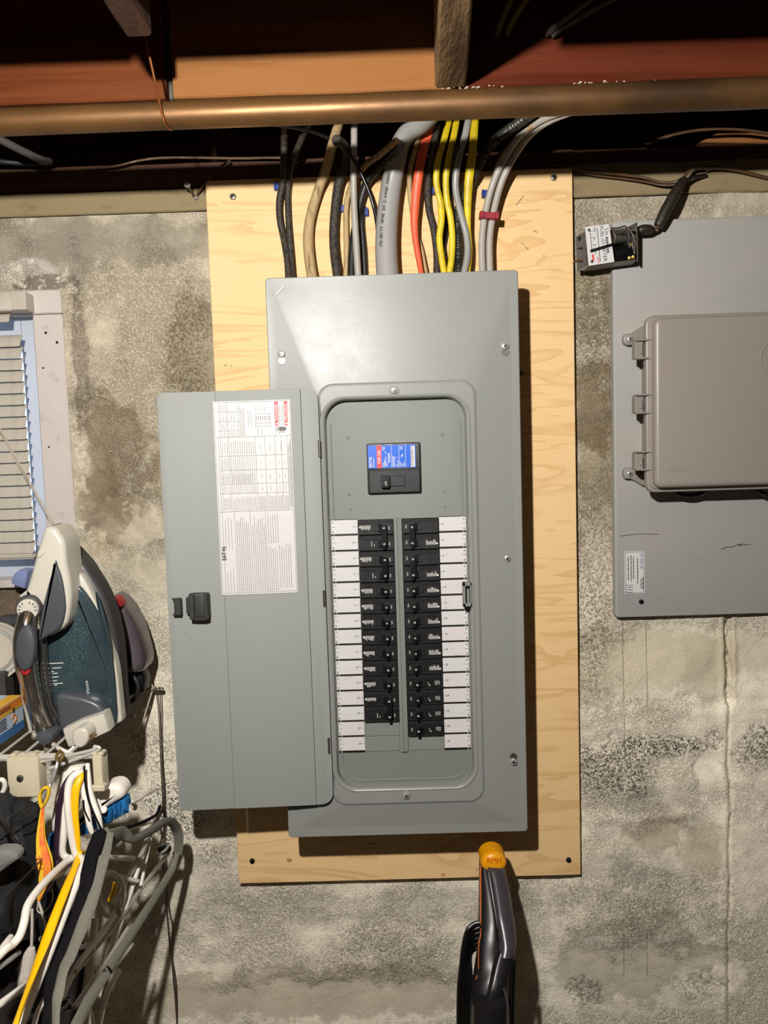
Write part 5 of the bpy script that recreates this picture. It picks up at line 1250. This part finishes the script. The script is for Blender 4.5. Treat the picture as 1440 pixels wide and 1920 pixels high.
# ------------------------------------------------------------------ hangers on the front rail of the shelf (their planes run out from the wall)
def T(px, r, rb=None, n=10, res=6, ref=None, sm=True):
    bm = NB(); tube(bm, [at(*p) for p in px], r, rb, n=n, res=res, ref=ref, smooth=sm); return bm
def plate_strip(A, B, th=.0045):
    """flat bar of the hanger plane given by its two edges, rounded in section"""
    A = cat([at(*p) for p in A], 4); B = cat([at(*p) for p in B], 4); bm = NB(); rings = []
    for a, b in zip(A, B):
        c = (a+b)/2; h = (a-b)/2
        rings.append([bm.verts.new(c+h*math.copysign(abs(math.cos(k*PI/6))**.5, math.cos(k*PI/6))+X*(th*math.copysign(abs(math.sin(k*PI/6))**.7, math.sin(k*PI/6)))) for k in range(12)])
    loft(bm, rings); return bm
HS = 'hangers on the front rail of the wire shelf'
def hanger(label, parts, mat, base):
    t = thing('clothes_hanger', label, 'hanger', at(*base), HS)
    for nm, bm in parts: obj(nm, bm, M[mat], t, sharp=60)
    return t
q = .00078
# white tubular hanger with the long near arm
hanger('white tubular plastic hanger whose near arm bends out at the left edge', [
 ('hook', T([(122,1466,-.325),(118,1490,-.33),(120,1530,-.335),(119,1570,-.34),(117,1594,-.34),(122,1606,-.34),(134,1610,-.345)], 6.2*q)),
 ('arm', T([(140,1606,-.345),(122,1618,-.36),(98,1640,-.40),(72,1668,-.44),(52,1698,-.47),(45,1730,-.49),(36,1756,-.50),(22,1772,-.51),(10,1780,-.52),(-20,1810,-.54)], 6.3*q)),
 ('arm_web', T([(137,1612,-.345),(122,1630,-.355),(100,1647,-.39)], 2.6*q, 5*q))], 'hw', (130, 1600, -.345))
hanger('white plastic hanger with a hook loop and a long straight bar beside the yellow one', [
 ('hook', T([(156,1450,-.33),(142,1452,-.335),(131,1466,-.34),(127,1490,-.345),(128,1520,-.35),(133,1560,-.352),(139,1590,-.352),(145,1607,-.352)], 6.4*q)),
 ('arm', T([(146,1604,-.352),(156,1614,-.362),(154,1630,-.375),(128,1695,-.412),(107,1749,-.447),(82,1811,-.483),(49,1892,-.53),(20,1965,-.57)], [5*q,6*q,6.5*q,7*q,7*q,7.5*q,7.5*q,8*q])),
 ('far_arm', T([(146,1608,-.352),(175,1604,-.31),(210,1608,-.25),(250,1610,-.19)], 5*q)),
 ('inner_bar', T([(98,1840,-.46),(86,1870,-.48),(70,1900,-.50),(58,1950,-.53)], 4*q))], 'hw', (146, 1606, -.352))
hanger('yellow plastic hanger with a flat arched hook', [
 ('hook', T([(158,1448,-.332),(150,1460,-.34),(143,1476,-.345),(140,1500,-.348),(141,1530,-.35),(145,1565,-.352),(147,1597,-.352)], [3*q,6*q,7*q,7*q,6*q,5*q,4.5*q], [3*q,3*q,3.4*q,3.4*q,3.4*q,3*q,3*q])),
 ('arm', T([(150,1598,-.352),(146,1612,-.36),(128,1655,-.40),(106,1710,-.44),(82,1775,-.48),(56,1845,-.53),(26,1930,-.59),(8,1985,-.62)], [4*q,7*q,7.5*q,7.6*q,8*q,8.5*q,9*q,9*q], 4*q)),
 ('far_arm', T([(150,1598,-.352),(168,1596,-.31),(186,1596,-.27)], 3.4*q, 3*q))], 'hy', (148, 1600, -.352))
hanger('dark purple tubular hanger left of the white hooks', [
 ('hook', T([(142,1448,-.325),(128,1462,-.332),(118,1480,-.338),(111,1510,-.342),(108,1545,-.345),(106,1580,-.345),(106,1610,-.345),(108,1618,-.345)], 4.8*q)),
 ('arm', T([(108,1614,-.345),(100,1640,-.36),(92,1670,-.38)], 4.6*q))], 'hp', (107, 1612, -.345))
hanger('pair-side white hanger whose hook droops right of the yellow hook', [
 ('hook', T([(158,1452,-.328),(156,1475,-.335),(160,1500,-.34),(164,1525,-.345),(168,1548,-.35),(173,1562,-.35)], [3*q,5*q,5.5*q,5.5*q,5*q,4*q]))], 'hw', (168, 1550, -.35))
hanger('white hanger hook with a black lining stripe nearest the end clip', [
 ('hook', T([(164,1432,-.322),(164,1455,-.332),(168,1485,-.34),(176,1510,-.345),(184,1532,-.35),(189,1552,-.35)], [4*q,6*q,6*q,6*q,6*q,4*q])),], 'hw', (185, 1545, -.35))
hanger('thin black wire hanger hook crossing the white hooks', [
 ('hook', T([(158,1436,-.345),(160,1470,-.352),(166,1500,-.356),(176,1526,-.36),(186,1548,-.362),(191,1562,-.36)], 1.8*q)),
 ('arm', T([(156,1500,-.348),(158,1518,-.35),(168,1540,-.352)], 1.4*q))], 'hblack', (190, 1560, -.36))
hanger('black velvet hanger hanging between the white and the grey ones', [
 ('neck', T([(190,1556,-.36),(186,1575,-.365),(180,1600,-.37)], 8*q, 4*q)),
 ('arm', T([(186,1562,-.362),(174,1596,-.37),(164,1640,-.385),(156,1682,-.40),(142,1730,-.425),(124,1776,-.45),(104,1820,-.48),(94,1860,-.50),(88,1905,-.53),(90,1960,-.56)], [9*q,11*q,12*q,12*q,13*q,13*q,12*q,12*q,11*q,11*q], 4.5*q)),
 ('far_arm', T([(188,1560,-.36),(212,1556,-.32),(250,1548,-.26),(290,1530,-.2),(300,1512,-.17)], 4*q, 3*q))], 'hblack', (188, 1560, -.36))
hanger('grey velvet hanger, the rightmost, with a shoulder notch and rounded tip near the wall', [
 ('arm', T([(200,1560,-.35),(194,1590,-.36),(188,1620,-.372),(182,1650,-.385),(172,1690,-.405),(158,1726,-.425),(146,1758,-.445),(132,1792,-.47),(120,1818,-.49),(112,1850,-.51),(106,1890,-.53),(104,1960,-.57)], [12*q,14*q,13*q,11*q,10*q,10*q,10*q,10*q,10*q,9*q,9*q,9*q], 4*q)),
 ('far_arm', plate_strip([(190,1559,-.36),(212,1553,-.335),(232,1549,-.31),(240,1558,-.30),(250,1567,-.285),(268,1558,-.25),(287,1547,-.21),(303,1536,-.175),(320,1532,-.145),(334,1544,-.12),(340,1562,-.11),(341,1582,-.105),(338,1604,-.105)],
   [(184,1600,-.362),(205,1592,-.335),(224,1577,-.31),(238,1579,-.30),(252,1581,-.285),(270,1572,-.25),(288,1562,-.21),(304,1551,-.175),(317,1548,-.145),(326,1560,-.12),(328,1572,-.112),(329,1588,-.107),(326,1602,-.105)])),
 ('bottom_bar', T([(332,1600,-.108),(322,1630,-.125),(300,1668,-.17),(272,1712,-.23),(238,1765,-.30),(204,1818,-.37),(170,1870,-.44),(130,1950,-.53)], [6.5*q,7.5*q,8*q,8.5*q,8.5*q,8.5*q,9*q,9*q], 4*q)),
 ('neck_tab', T([(198,1552,-.35),(203,1562,-.35)], 4*q, 3*q, sm=False))], 'hgrey', (198, 1560, -.35))
t = bpy.data.objects['clothes_hanger.008'] if 'clothes_hanger.008' in bpy.data.objects else None
# shiny metal clips of the grey hanger
def clip(label, c, par_lab):
    t = thing('trouser_clip', label, 'clip', at(*c))
    bm = NB(); p = at(*c); obox(bm, p, X+Z*.3, Y, Z-X*.3, .020, .010, .014, .002); obj('clip_body', bm, M['blackg'], t)
    bm = NB(); tube(bm, [p+V((-.008,-.007,-.006)), p+V((0,-.009,0)), p+V((.006,-.008,.004)), p+V((.010,-.006,.011))], .0022, n=8); obj('spring', bm, M['steel'], t)
clip('small metal and black trouser clip low on the grey hanger', (120, 1884, -.40), 0)
clip('small metal and black trouser clip at the wall tip of the grey hanger', (308, 1592, -.14), 0)
# clear and white hangers further in
hanger('clear plastic hanger with its bars running down behind the grey one', [
 ('arm', T([(278,1560,-.16),(270,1590,-.18),(255,1620,-.20),(232,1662,-.24),(222,1700,-.26),(228,1730,-.25),(210,1770,-.28)], 4.5*q)),
 ('bottom_bar', T([(315,1600,-.10),(290,1632,-.15),(262,1670,-.20),(232,1712,-.25),(196,1758,-.31),(165,1796,-.36),(140,1824,-.40)], 4.2*q))], 'clear', (278, 1562, -.16))
hanger('white hanger with the bright straight bar under the grey shoulder', [
 ('arm', T([(276,1574,-.16),(262,1618,-.19),(246,1668,-.22),(230,1716,-.25),(212,1770,-.28),(196,1820,-.31),(184,1870,-.34)], 5.2*q)),
 ('tip', T([(282,1570,-.15),(276,1600,-.16),(268,1640,-.18),(262,1668,-.19)], 4*q))], 'hw', (276, 1575, -.16))
hanger('white hanger bar standing almost upright low in the tangle', [
 ('arm', T([(178,1722,-.33),(174,1760,-.34),(170,1810,-.35),(166,1850,-.36),(163,1890,-.37),(168,1960,-.38)], 6*q))], 'hw', (178, 1722, -.33))
hanger('white hanger whose bar points at the lower metal clip', [
 ('arm', T([(214,1716,-.28),(196,1742,-.31),(172,1774,-.35),(148,1806,-.385),(128,1842,-.41),(116,1872,-.43)], 5.4*q))], 'hw', (214, 1716, -.28))
hanger('grey translucent hanger bars running beside the grey bottom bar', [
 ('arm', T([(240,1740,-.26),(215,1780,-.30),(186,1822,-.35),(160,1858,-.39),(138,1890,-.42)], 4.2*q)),
 ('bottom_bar', T([(250,1770,-.24),(225,1800,-.27),(195,1840,-.32)], 3.4*q))], 'clear', (240, 1740, -.26))
hanger('white hanger with a forked lower end at the bottom edge of the tangle', [
 ('arm', T([(224,1820,-.24),(206,1850,-.27),(196,1880,-.29),(190,1905,-.30),(182,1950,-.31)], 5*q)), ('fork', T([(166,1890,-.32),(172,1910,-.32),(178,1950,-.32)], 4.5*q))], 'hw', (224, 1820, -.24))
hanger('white flat hanger with an oval opening, deep under the grey shoulder', [
 ('ring', T([(196,1642,-.28),(206,1636,-.27),(222,1644,-.26),(232,1664,-.25),(230,1690,-.25),(216,1712,-.26),(200,1716,-.27),(190,1700,-.28),(186,1670,-.28),(196,1642,-.28)], 4.5*q)),
 ('arm', T([(190,1648,-.28),(200,1636,-.27),(225,1644,-.25),(258,1652,-.22)], 4.2*q)),
 ('bar', T([(214,1716,-.27),(205,1740,-.28),(190,1760,-.30),(152,1776,-.34)], 4*q))], 'hw', (200, 1642, -.28))
hanger('white hanger rod with a swivel loop lying against the wall, above the grey shoulder', [
 ('rod', T([(288,1482,-.10),(272,1490,-.13),(258,1499,-.15),(248,1504,-.165)], [3.6*q,4.2*q,4.4*q,4.8*q])),
 ('loop', T([(289,1483,-.10),(295,1500,-.10),(294,1515,-.10),(288,1530,-.10),(283,1541,-.11)], 2.6*q)),
 ('stem', T([(284,1541,-.11),(268,1546,-.14),(255,1549,-.16),(246,1549,-.17)], [3*q,3.6*q,4*q,5*q])),
 ('cross_loop', T([(272,1500,-.12),(280,1512,-.12),(284,1530,-.11)], 2*q)),
 ('collar', T([(248,1504,-.165),(254,1512,-.16),(252,1518,-.16)], 4*q))], 'hw', (288, 1490, -.10))
hanger('second yellow hanger, only a shaded piece of its bar seen behind the grey arm', [
 ('arm', T([(172,1770,-.30),(160,1790,-.31),(148,1812,-.32),(138,1830,-.33)], 5*q, 3*q)), ('far_arm', T([(216,1655,-.20),(213,1672,-.20),(205,1690,-.20)], 5*q, 3*q))], 'hy', (172, 1770, -.30))
hanger('short white hanger end with a rounded tip at the left edge', [('arm', T([(20,1757,-.44),(8,1775,-.46),(-20,1818,-.49)], [5*q,6.4*q,6.6*q]))], 'hw', (20, 1757, -.44))
hanger('white hanger bar low at the left edge, crossing behind the yellow bar', [('arm', T([(66,1838,-.40),(40,1854,-.42),(12,1874,-.44),(-30,1905,-.47)], 6*q))], 'hw', (66, 1838, -.40))
hanger('dusty white hanger bar in shade at the left edge above the lowest one', [('arm', T([(36,1786,-.36),(18,1800,-.38),(-20,1828,-.41)], 4.4*q))], 'clear', (36, 1786, -.36))

# ------------------------------------------------------------------ dark garments at the lower left
def garment(name, label, G, mat, seed, amp=.012):
    """G: grid of control points (pixel, pixel, depth) -> folded cloth with thickness"""
    R_ = [cat([at(*p) for p in row], 8) for row in G]; n = len(R_[0]); cols = [cat([R_[i][j] for i in range(len(R_))], 9) for j in range(n)]
    m = len(cols[0]); bm = NB(); F, B = [], []
    for j in range(n):
        f, b = [], []
        for i in range(m):
            p = cols[j][i]; s = amp*math.sin(j*.75+2.2*noise.noise(V((j*.12, i*.06, seed)))*3+i*.12)+amp*.7*noise.noise(V((j*.3, i*.12, seed+5)))
            p2 = p+V((s*.35, -abs(s)*1.0, s*.15)); f.append(bm.verts.new(p2)); b.append(bm.verts.new(p2+V((-.002, .006, 0))))
        F.append(f); B.append(b)
    for A in (F, B):
        for j in range(n-1):
            for i in range(m-1): bm.faces.new((A[j][i], A[j+1][i], A[j+1][i+1], A[j][i+1]))
    for j in range(n-1):
        bm.faces.new((F[j][0], F[j+1][0], B[j+1][0], B[j][0])); bm.faces.new((F[j][-1], F[j+1][-1], B[j+1][-1], B[j][-1]))
    for i in range(m-1):
        bm.faces.new((F[0][i], F[0][i+1], B[0][i+1], B[0][i])); bm.faces.new((F[-1][i], F[-1][i+1], B[-1][i+1], B[-1][i]))
    return tag(obj(name, bm, M[mat], sharp=80), label, 'jacket')
J1 = garment('jacket', 'black jacket hanging from the shelf rail at the left edge', [
  [(-60,1488,-.36),(0,1480,-.34),(40,1500,-.33),(84,1504,-.30)],
  [(-60,1560,-.40),(0,1555,-.37),(40,1560,-.35),(90,1580,-.31)],
  [(-60,1640,-.43),(0,1630,-.40),(44,1640,-.37),(104,1640,-.31)],
  [(-60,1740,-.45),(0,1730,-.42),(46,1730,-.37),(120,1700,-.30)],
  [(-60,1800,-.46),(0,1770,-.42),(40,1760,-.37),(130,1740,-.30)]], 'jacket', 1)
bm = T([(0,1538,-.42),(12,1556,-.41),(24,1564,-.40),(34,1574,-.40),(36,1582,-.40)], 2.6*q); obj('drawstring', bm, M['black'], J1)
for pts in ([(-10,1556,-.41),(20,1530,-.40),(60,1508,-.37),(80,1500,-.34)], [(30,1540,-.40),(55,1528,-.38),(78,1510,-.34)], [(0,1690,-.47),(50,1640,-.43),(90,1600,-.36)]):
    obj('seam', T(pts, 1.3*q), M['black'], J1)
garment('jacket', 'dark brown garment hanging lowest at the left edge under the hangers', [
  [(-60,1770,-.36),(0,1750,-.34),(60,1730,-.31),(150,1700,-.26)],
  [(-60,1830,-.38),(0,1820,-.35),(60,1810,-.31),(160,1790,-.26)],
  [(-60,1900,-.39),(0,1890,-.36),(60,1880,-.32),(150,1870,-.26)],
  [(-60,2000,-.40),(0,1990,-.37),(60,1980,-.33),(120,1970,-.28)]], 'jacket2', 4)
bm = NB(); slab(bm, smooth2(pxs([(-20,1603,), (10,1597), (26,1601), (31,1614), (14,1626), (-4,1640), (-20,1646)], -.44), 2), -.44, -.42, .006, 3)
tag(obj('pale_lining', bm, M['jacket3']), 'small pale grey piece of cloth peeping out of the black jacket', 'cloth')
bm = T([(-12,1467,-.345),(4,1462,-.345),(9,1474,-.343),(2,1490,-.343),(-10,1500,-.345)], 4*q); tag(obj('loop_handle', bm, M['hw']), 'end of a white hook at the left edge beside the cream clip', 'hook')

# ------------------------------------------------------------------ yellow lanyard, brush, tag on cord
def lanyard():
    t = thing('lanyard', 'yellow and orange woven lanyard with a metal snap hanging from the shelf rail', 'lanyard', at(95, 1500, -.36))
    bm = NB(); tube(bm, [at(112,1408,-.335), at(118,1414,-.345), at(114,1424,-.350), at(108,1428,-.345), at(106,1418,-.335), at(112,1408,-.335)], .0022, n=8); obj('split_ring', bm, M['brass'], t)
    obj('snap_hook', T([(109,1426,-.347),(104,1444,-.352),(98,1462,-.356),(92,1476,-.36)], [2*q,3.6*q,2.6*q,3*q]), M['steel'], t)
    obj('snap_gate', T([(105,1440,-.356),(100,1458,-.36),(95,1468,-.362)], 1.6*q), M['steel'], t)
    obj('loop', T([(92,1476,-.362),(82,1478,-.362),(76,1488,-.362),(75,1500,-.364),(79,1512,-.365),(86,1504,-.366),(91,1490,-.364),(92,1477,-.362)], 2.6*q, 5*q), M['lany'], t)
    def ribbon(L, R_, mat, nm, dy=0, th=.0012):
        A = cat([at(x, y, d+dy) for x, y, d in L], 8); B = cat([at(x, y, d+dy) for x, y, d in R_], 8); bm = NB()
        rings = [[bm.verts.new(a), bm.verts.new(b), bm.verts.new(b+V((0, th, 0))), bm.verts.new(a+V((0, th, 0)))] for a, b in zip(A, B)]
        loft(bm, rings); return obj(nm, bm, M[mat], t)
    Lf = [(77,1510,-.366),(72,1540,-.37),(68,1570,-.375),(68,1600,-.38),(72,1630,-.385),(72,1662,-.385),(70,1688,-.385)]
    Rt = [(83,1510,-.366),(83,1540,-.37),(85,1570,-.372),(93,1594,-.372),(99,1618,-.375),(97,1645,-.38),(74,1692,-.385)]
    ribbon(Lf, Rt, 'lany', 'webbing')
    mid = lambda f: [(a[0]+(b[0]-a[0])*f, a[1]+(b[1]-a[1])*f, a[2]) for a, b in zip(Lf, Rt)]
    ribbon(mid(.32), mid(.84), 'lany2', 'woven_stripe', -.0012, .0008)
    bm = NB(); p = at(85, 1630, -.3845); text(bm, 'EFF', p, V((-.1,0,1)).normalized(), V((-1,0,-.1)).normalized(),   .010); obj('lettering', bm, M['lany2'], t, fin=False)
lanyard()
def brush():
    t = thing('scrub_brush', 'white plastic scrub brush with blue bristles hanging behind the hangers', 'brush', at(160, 1560, -.26))
    bm = NB(); slab(bm, smooth2(pxs([(93,1560),(96,1520),(104,1476),(112,1452),(124,1443),(142,1441),(150,1448),(142,1480),(136,1530),(128,1562),(110,1568)], -.322), 2), -.322, -.298, .009, 4); obj('grip', bm, M['hw'], t, sharp=60)
    bm = NB(); slab(bm, smooth2(pxs([(120,1556),(140,1530),(166,1508),(186,1484),(200,1474),(218,1472),(230,1482),(231,1497),(214,1508),(188,1524),(158,1546),(134,1562)], -.305), 2), -.305, -.275, .010, 4); obj('brush_back', bm, M['hw'], t, sharp=60)
    random.seed(5); bm = NB()
    for k in range(900):
        f = random.random(); x = 92+f*148; y = 1574-f*75+random.uniform(-5, 3); d = -.290+random.uniform(-.012, .012)
        a = at(x, y, d); b = at(x+random.uniform(-3,3), y+random.uniform(17, 26), d+random.uniform(-.003,.003)); cyl(bm, a, b, .0011, .0006, 4)
    tag(obj('bristles', bm, M['brush'], t), kind='stuff')
    bm = NB(); slab(bm, pxs([(93,1564),(160,1532),(238,1492),(242,1510),(164,1552),(98,1586)], -.29), -.294, -.280, .002, 2); obj('bristle_core', bm, M['brush'], t)
    bm = NB(); cyl(bm, at(194, 1518, -.30), at(194, 1518, -.312), .0058, .005, 16, bev=.001); obj('button', bm, M['hw'], t)
    obj('strap', T([(179,1486,-.306),(184,1500,-.309),(190,1516,-.311)], 2.4*q), M['hw'], t)
brush()
def cordtag():
    t = thing('cord_tag', 'fluffy white tag on pale cords hanging behind the yellow hanger bar', 'tag', at(52, 1830, -.39))
    obj('cord', T([(60,1705,-.385),(60,1740,-.385),(59,1778,-.385)], 2.4*q), M['rope'], t); obj('cord', T([(72,1690,-.385),(80,1715,-.385),(86,1740,-.385),(90,1768,-.385)], 2.2*q), M['rope'], t)
    obj('ring', T([(72,1692,-.385),(70,1706,-.385),(78,1712,-.385),(92,1700,-.385),(99,1682,-.385),(98,1668,-.385)], 1.1*q), M['string2'], t)
    obj('tassel', T([(60,1776,-.385),(56,1790,-.385),(50,1812,-.385),(46,1836,-.387),(44,1856,-.388)], [5*q,10*q,13*q,12*q,9*q], [4*q,7*q,9*q,9*q,6*q], n=14), M['rope'], t)
    bm = NB(); cyl(bm, at(78,1760,-.38), at(84,1766,-.39), .004, .003, 10); obj('bead', bm, M['hw'], t)
cordtag()

# ------------------------------------------------------------------ upright vacuum cleaner standing at the bottom
def vacuum():
    base = at(920, 1900, -.27)
    t = thing('upright_vacuum', 'black upright vacuum with a yellow capped loop handle, below the panel', 'vacuum cleaner', V((base.x, -.30, 0)))
    # broad front of the grip: strip that narrows, with a rounded face
    def strip(name, L, R_, mat, bulge, th, par=t, n=10, sharp=50):
        A = cat([at(*p) for p in L], 8); B = cat([at(*p) for p in R_], 8); bm = NB(); rings = []
        for a, b in zip(A, B):
            r = []
            for k in range(n+1):
                u_ = k/n; p = a+(b-a)*u_; r.append(bm.verts.new(p+V((0, -bulge*math.sqrt(max(0, 1-(2*u_-1)**2)), 0))))
            for k in range(n, -1, -1): r.append(bm.verts.new(a+(b-a)*(k/n)+V((0, th, 0))))
            rings.append(r)
        loft(bm, rings); return obj(name, bm, M[mat], par, sharp=sharp)
    strip('grip_front', [(914,1626,-.135),(920,1652,-.15),(925,1684,-.168),(930,1716,-.186),(935,1745,-.20),(938,1770,-.212),(936,1788,-.22)],
          [(946,1626,-.130),(952,1652,-.145),(958,1684,-.163),(963,1716,-.18),(967,1745,-.195),(968,1768,-.207),(965,1788,-.215)], 'vg', .012, .022)
    strip('grip_spine', [(902,1622,-.125),(902,1670,-.15),(901,1720,-.175),(900,1760,-.195),(897,1810,-.215),(890,1860,-.235),(886,1920,-.25),(884,1990,-.26)],
          [(916,1630,-.130),(922,1670,-.155),(930,1720,-.182),(934,1760,-.20),(933,1796,-.214),(923,1840,-.235),(914,1880,-.245),(912,1990,-.26)], 'vb', .006, .03)
    strip('spine_highlight', [(913,1634,-.147),(919,1668,-.163),(926,1706,-.181),(932,1740,-.198)], [(917,1633,-.148),(923,1668,-.164),(929,1706,-.182),(934,1740,-.199)], 'vg', .002, .006, n=4)
    obj('edge_trim', T([(901,1624,-.13),(901,1660,-.15),(901,1705,-.172),(901,1752,-.193),(898,1768,-.20),(897,1800,-.212),(897,1822,-.22),(892,1836,-.226)], [1.8*q,1.8*q,1.5*q,1.2*q,1.2*q,1.0*q,.9*q,.8*q]), M['vo'], t)
    strip('grip_lower', [(936,1786,-.222),(930,1806,-.23),(924,1830,-.24),(918,1856,-.25),(914,1880,-.256)], [(965,1786,-.217),(960,1806,-.225),(953,1826,-.235),(948,1850,-.245),(944,1876,-.25)], 'vb', .004, .018)
    strip('body_neck', [(886,1884,-.262),(885,1930,-.27),(884,2000,-.28),(884,2100,-.30)], [(952,1872,-.258),(953,1930,-.266),(953,2000,-.276),(953,2100,-.30)], 'vb', .018, .03, n=16)
    obj('neck_rib', T([(944,1852,-.258),(952,1884,-.268),(954,1950,-.28)], 2.2*q), M['vg'], t)
    # yellow cap, lettering moulded in its top
    c = at(925, 1616, -.125); bm = NB(); rings = []
    cxr, czr = .0215, .0190
    for k, (s, yy) in enumerate(((1.0, .030), (1.0, .002), (.98, -.003), (.90, -.0065), (.72, -.0088), (.42, -.0098), (.1, -.010))):
        rings.append([bm.verts.new(c+V((math.cos(a)*cxr*s, yy, math.sin(a)*czr*s*(1 if math.sin(a) > 0 else .82)))) for a in [i*2*PI/28 for i in range(28)]])
    loft(bm, rings); cap = obj('handle_cap', bm, M['vy'], t, sharp=50)
    bm = NB(); text(bm, 'RMH', c+V((-.012, -.0180, .0040)), X, Z, .0085, width=.024); 
    for v in bm.verts: s2 = ((v.co.x-c.x)/.0215)**2+((v.co.z-c.z)/.019)**2; v.co.y = c.y-.0112+.0018*s2+.0038*s2**3
    obj('lettering', bm, M['vo'], cap, fin=False)
    # cord wound down the left side, and its far run on the right
    for i in range(6):
        o_ = i*7; d = -.20+.006*i
        obj('cord', T([(899,1730+i*9,d),(888-i*.5,1733+i*10,d),(876+i*1.0,1746+i*10,d-.004),(869+i*2.6,1775+i*9,d-.008),(868+i*3.0-max(0,3-i)*1,1810+i*4,d-.012),(861+i*5.4,1850,d-.018),(860+i*5.4,1900,d-.022),(860+i*5.4,1990,d-.026)], 4.6*q), M['blackg'], t)
    for x, d in ((957, -.235), (963, -.225)):
        obj('cord', T([(x+2,1800,d),(x,1850,d-.006),(x-2,1920,d-.012),(x-3,1990,d-.016)], 3.2*q), M['blackg'], t)
    # lower body and foot stand on the floor, below the picture
    a, b = at(886, 2000, -.29).x, at(952, 2000, -.29).x; zt = at(920, 2080, -.30).z; mx = (a+b)/2
    bm = NB(); loft(bm, [[bm.verts.new((mx+math.cos(k*PI/12)*rx, -.30+math.sin(k*PI/12)*ry, z)) for k in range(24)] for rx, ry, z in ((.07, .06, .09), (.085, .075, .14), (.085, .075, .30), (.07, .06, .38), (.032, .03, zt+.01))]); obj('dust_bin', bm, M['vb'], t)
    bm = NB(); slab(bm, rrect(mx-.15, mx+.15, .012, .10, .03, 5), -.44, -.16, .03, 4); obj('floor_head', bm, M['vg'], t)
    for s in (-1, 1): bm = NB(); cyl(bm, V((mx+s*.10, -.20, .03)), V((mx+s*.13, -.20, .03)), .03, n=20, bev=.004); obj('wheel', bm, M['vb'], t)
vacuum()
